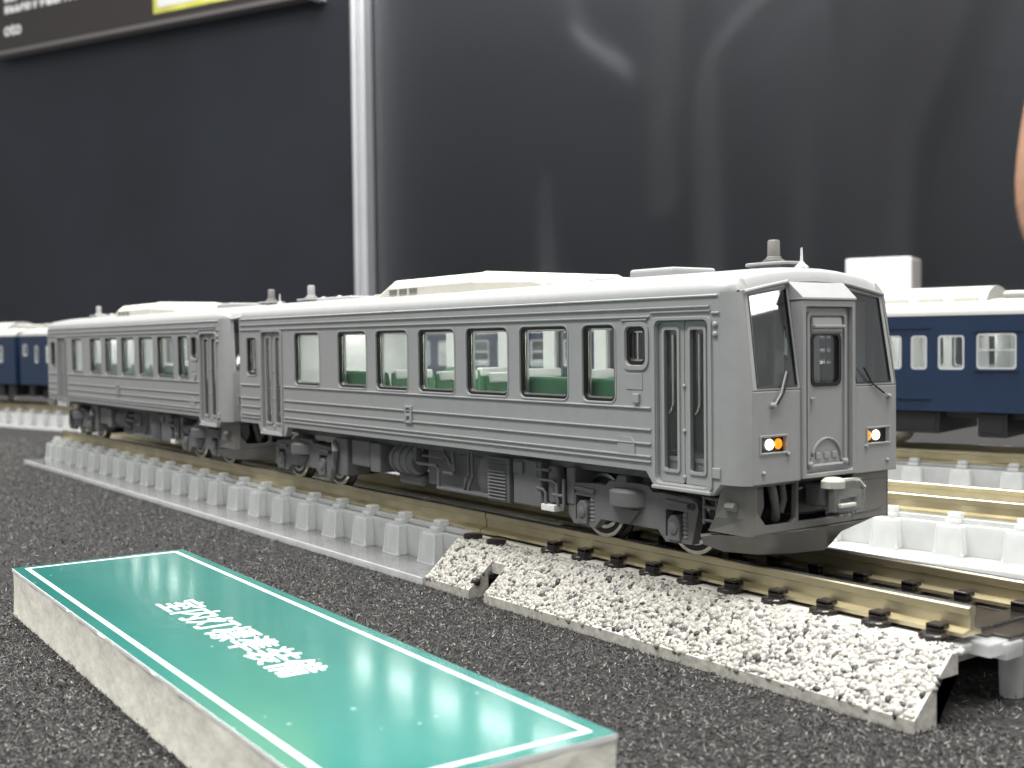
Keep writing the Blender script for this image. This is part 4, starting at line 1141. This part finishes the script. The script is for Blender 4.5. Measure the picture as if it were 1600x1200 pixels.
# ------------------------------------------------------------------ blue railcar behind
def blue_car():
    OFF[0] = Vector((0, 0, RAILZ))
    L = 140.0
    c = thing('blue_railcar', '', 'model train', (0, 0, RAILZ), 0, 'blue passenger cars on the rear track')
    wins = [(1.6, 4.3, 20.6, 24.0), (8.3, 10.2, 18.6, 23.6)]
    x = 14.5
    while x < 108:
        wins.append((x, x + 5.6, 18.6, 23.6))
        x += 7.8
    wins += [(114.2, 116.6, 18.5, 23.5), (118.0, 120.4, 18.5, 23.5), (122.0, 125.8, 18.5, 23.5), (127.5, 133.0, 18.6, 23.7)]
    for sg in (-1, 1):
        y0, y1 = sorted((sg * 9.3, sg * 8.6))
        build('side_wall', MB().prism([(0, 12.4), (L, 12.4), (L, 26.4), (0, 26.4)], 'y', y0, y1, [rrect(*q, 0.5) for q in wins]), 'blue', c, bevel=0.08)
        ly = sorted((sg * 8.55, sg * 8.3))
        build('interior_lining', MB().prism([(0.6, 13.5), (L - .6, 13.5), (L - .6, 26.2), (.6, 26.2)], 'y', ly[0], ly[1], [rrect(*inset(q, -0.1), 0.5) for q in wins]), 'lining', c)
        for q in wins:
            fw = build('window', MB().prism(rrect(*inset(q, 0.01), 0.5), 'y', *sorted((sg * 9.28, sg * 8.9)), [rrect(*inset(q, 0.28), 0.35)]), 'alu', c)
            build('pane', MB().prism(rrect(*inset(q, 0.25), 0.35), 'y', sg * 9.05, sg * 8.95), 'pane', fw)
            if q[1] - q[0] > 5:
                zc = 0.5 * (q[2] + q[3]) + 0.2
                build('sash_rail', MB().box(q[0] + .25, q[1] - .25, *sorted((sg * 9.12, sg * 8.92)), zc - .12, zc + .12), 'alu', fw)
        q = wins[-1]
        build('window_sill', MB().box(q[0] - .4, q[1] + .3, *sorted((sg * 9.25, sg * 9.5)), q[2] - .3, q[2] - .05), 'blue', c)
        build('window_hood', MB().box(q[0] - .6, q[1] + .8, *sorted((sg * 9.25, sg * 9.5)), q[3] + .3, q[3] + .5), 'blue', c)
        build('rain_strip', MB().box(113.0, 121.0, *sorted((sg * 9.25, sg * 9.45)), 24.5, 24.7), 'blue', c)
        build('handrail', MB().box(115.5, 121.0, *sorted((sg * 9.25, sg * 9.5)), 14.15, 14.35), 'blue', c)
    for x in (0.1, L - 0.4):
        build('end_wall', MB().prism([(-9.2, 12.5), (9.2, 12.5), (9.2, 26.4), (-9.2, 26.4)], 'x', x, x + 0.3, [rrect(-2.2, 2.2, 13.5, 24.5, .3)]), 'blue', c)
    half = [(9.35, 26.35), (9.3, 26.9), (8.9, 27.4), (8.0, 27.75), (6, 28.3), (3, 28.75), (0, 28.9)]
    sec = lambda x, k=1.0: [(x, -a * k, 26.35 + (b - 26.35) * k) for a, b in half] + [(x, a * k, 26.35 + (b - 26.35) * k) for a, b in half[-2::-1]]
    roof = build('roof', MB().loft([sec(0, .96), sec(.6), sec(L - .6), sec(L, .96)], False, True), 'cream', c, smooth=True)
    def dsec(x, r, h):
        return [(x, r * math.cos(a), 28.2 + h * math.sin(a)) for a in [math.pi * k / 14 for k in range(15)]]
    for (a, b) in ((60, 76), (111.0, 127.6)):
        ac = build('air_conditioner', MB().loft([dsec(a, 5.2, 2.6), dsec(b, 5.2, 2.6)], True, True), 'cream', c, smooth=True)
        x = a + 1.5
        while x < b - 4:
            build('grille', MB().box(x, x + 3.4, -5.35, -4.2, 28.1, 29.1), 'ivory', ac, bevel=0.1)
            x += 5.2
    for (a, b) in ((2, 7), (11, 15), (30, 34), (90, 94), (129.6, 134.5)):
        build('roof_vent', MB().loft([[(a, -2.6, 28.6), (b, -2.6, 28.6), (b, 2.6, 28.6), (a, 2.6, 28.6)], [(a - .5, -3, 29.4), (b + .5, -3, 29.4), (b + .5, 3, 29.4), (a - .5, 3, 29.4)], [(a - .2, -2.7, 29.9), (b + .2, -2.7, 29.9), (b + .2, 2.7, 29.9), (a - .2, 2.7, 29.9)]], True, True), 'cream', roof, bevel=0.15)
    build('floor', MB().box(.5, L - .5, -8.3, 8.3, 12.6, 13.4), 'lining', c)
    build('ceiling', MB().box(.5, L - .5, -8.2, 8.2, 26.0, 26.3), 'lining', c)
    build('interior_lamp', MB().box(4, L - 4, -.4, .4, 25.7, 25.95), 'strip', c)
    for x in (113, 126.6, 12.2, 60):
        build('partition', MB().prism([(-8.2, 13.4), (8.2, 13.4), (8.2, 26), (-8.2, 26)], 'x', x, x + .3, [rrect(-1.8, 1.8, 13.8, 24.6, .3)]), 'lining', c)
    x = 18
    while x < 110:
        build('seat', MB().box(x, x + 3.4, -8.0, 8.0, 13.5, 19.4), 'cover', c, bevel=0.3)
        x += 7.8
    build('underframe', MB().box(1, L - 1, -6.5, 6.5, 11.4, 12.45), 'dark', c)
    for (a, b, z) in ((28, 36, 8.6), (38, 47, 9.0), (50, 58, 8.5), (62, 70, 9.2), (74, 84, 8.6), (88, 96, 9.0), (112.5, 122.0, 9.1), (127.4, 131.6, 8.8), (134.0, 138.5, 8.9), (3, 6, 9)):
        kb = build('equipment_box', MB().box(a, b, -8.4, 8.4, z, 12.4), 'dark', c, bevel=0.25)
        build('hatch', MB().box(a + .6, b - .6, -8.5, -8.35, z + .6, 12.0), 'dark', kb, bevel=0.05)
    for xc in (16, 104):
        bo = build('bogie', MB().box(xc - 8, xc + 8, -7, 7, 8.4, 11.2), 'dark', c, bevel=0.4)
        for ax in (-6.5, 6.5):
            for sg in (-1, 1):
                build('wheel', MB().lathe((xc + ax, 0, 9.2), [(0.5, sg * 5.4), (2.8, sg * 5.4), (2.8, sg * 4.6), (3.1, sg * 4.4), (0.5, sg * 4.3)], 'y', 24), 'steel', bo, smooth=True)
    build('coupler', MB().box(-1.9, 1, -1, 1, 9.6, 11.4), 'dark', c, bevel=0.2)
    return c

# ------------------------------------------------------------------ foam-board sign
def sign():
    z = 4.2
    a, b = Vector((-50.2, -32.0)), Vector((14.6, -34.1))      # far edge, left to right
    d = (b - a).normalized()
    n = Vector((d.y, -d.x))                                   # toward the viewer
    Wd = 15.2
    L = (b - a).length
    base = Vector((*(a + d * L / 2 + n * Wd / 2), 0))
    ang = math.atan2(d.y, d.x)
    t = thing('foam_board_sign', 'teal sign board with white Japanese lettering lying on the carpet', 'sign', base, ang)
    OFF[0] = Vector((0, 0, 0))
    h, v = L / 2, Wd / 2
    nx, ny = 60, 14
    # foam core with slightly ragged cut edges
    rs = np.random.RandomState(5)
    ring = []
    for i in range(nx):
        ring.append((-h + 2 * h * i / nx, -v))
    for i in range(ny):
        ring.append((h, -v + 2 * v * i / ny))
    for i in range(nx):
        ring.append((h - 2 * h * i / nx, v))
    for i in range(ny):
        ring.append((-h, v - 2 * v * i / ny))
    loops = []
    for zz, k in ((0.03, 0.0), (0.5, -0.02), (1.6, -0.10), (2.8, -0.07), (3.7, -0.02), (z - 0.16, 0.0)):
        loops.append([(x * (1 + k / h) + rs.normal(0, 0.035), y * (1 + k / v) + rs.normal(0, 0.035), zz) for x, y in ring])
    build('foam_core', MB().loft(loops, True, True), 'foam', t, smooth=True)
    face = build('printed_face', MB().box(-h, h, -v, v, z - 0.03, z), 'teal', t)
    e, wd = 0.85, 0.36
    mb = MB()
    for (x0, x1, y0, y1) in ((-h + e, h - e, v - e - wd, v - e), (-h + e, h - e, -v + e, -v + e + wd), (-h + e, -h + e + wd, -v + e + wd, v - e - wd), (h - e - wd, h - e, -v + e + wd, v - e - wd)):
        mb.box(x0, x1, y0, y1, z + 0.004, z + 0.02)
    build('border_line', mb, 'white_text', face)
    build('white_edge', MB().prism([(-h - .03, -v - .03), (h + .03, -v - .03), (h + .03, v + .03), (-h - .03, v + .03)], 'z', z - 0.30, z - 0.035), 'white', t)
    # lettering
    cu = bpy.data.curves.new('txt', 'FONT')
    cu.body = '室内灯標準装備'
    cu.size = 3.45 * S
    cu.extrude = 0.01 * S
    tmp = bpy.data.objects.new('txt', cu)
    col.objects.link(tmp)
    dg = bpy.context.evaluated_depsgraph_get()
    me = bpy.data.meshes.new_from_object(tmp.evaluated_get(dg))
    bpy.data.objects.remove(tmp)
    co = np.array([q.co[:] for q in me.vertices]) if len(me.vertices) else np.zeros((1, 3))
    print('TEXT', len(me.vertices), co.min(0), co.max(0))
    import bmesh
    bm = bmesh.new()
    for k, (dx, dy) in enumerate(((0, 0), (0.045, 0), (-0.045, 0), (0, 0.035), (0, -0.035))):
        m2 = me.copy()
        m2.transform(Matrix.Translation(Vector(((-10.4 + dx) * S, (-1.75 + dy) * S, (z + 0.018 + 0.001 * k) * S))))
        bm.from_mesh(m2)
    bm.to_mesh(me)
    bm.free()
    me.materials.clear()
    me.materials.append(M['white_text'])
    lo = bpy.data.objects.new('lettering', me)
    col.objects.link(lo)
    lo.parent = face
    return t

# ------------------------------------------------------------------ assemble
build_setting()
build_background()
clear_track('clear plastic display track in front, carrying both grey railcars', (0, 0, 0), 0, -190, -38.6, -189.1 + 0.6, (None, -38.45))
ballast_track()
clear_track('empty clear plastic track between the grey and the blue trains', (-16, 43.6, 0), math.radians(8.5), -125, 90, -121, plate='clearx', block='clearx', wall='clearx')
TH = math.radians(14.4)
clear_track('rear clear plastic track under the blue train', (-313, 20, 0), TH, -150, 330, -147, plate='clearx', block='clearx', wall='clearx')

car = railcar()
car2 = copy_tree(car)
car2.location.x = -94 * S
car2['label'] = 'trailing grey diesel railcar coupled behind the leading one, further left'

bc = blue_car()
P0 = Vector((-313, 20, RAILZ))
D = Vector((math.cos(TH), math.sin(TH), 0))
labels = ['dark blue passenger car at the right edge behind the railcar cab', 'dark blue passenger car right of the coupling gap at far left', 'dark blue passenger car cut off by the left picture edge']
for i, s_ in enumerate((153, 10, -133)):
    o = bc if i == 0 else copy_tree(bc)
    o.location = (P0 + D * s_) * S
    o.rotation_euler = (0, 0, TH)
    o['label'] = labels[i]
sign()
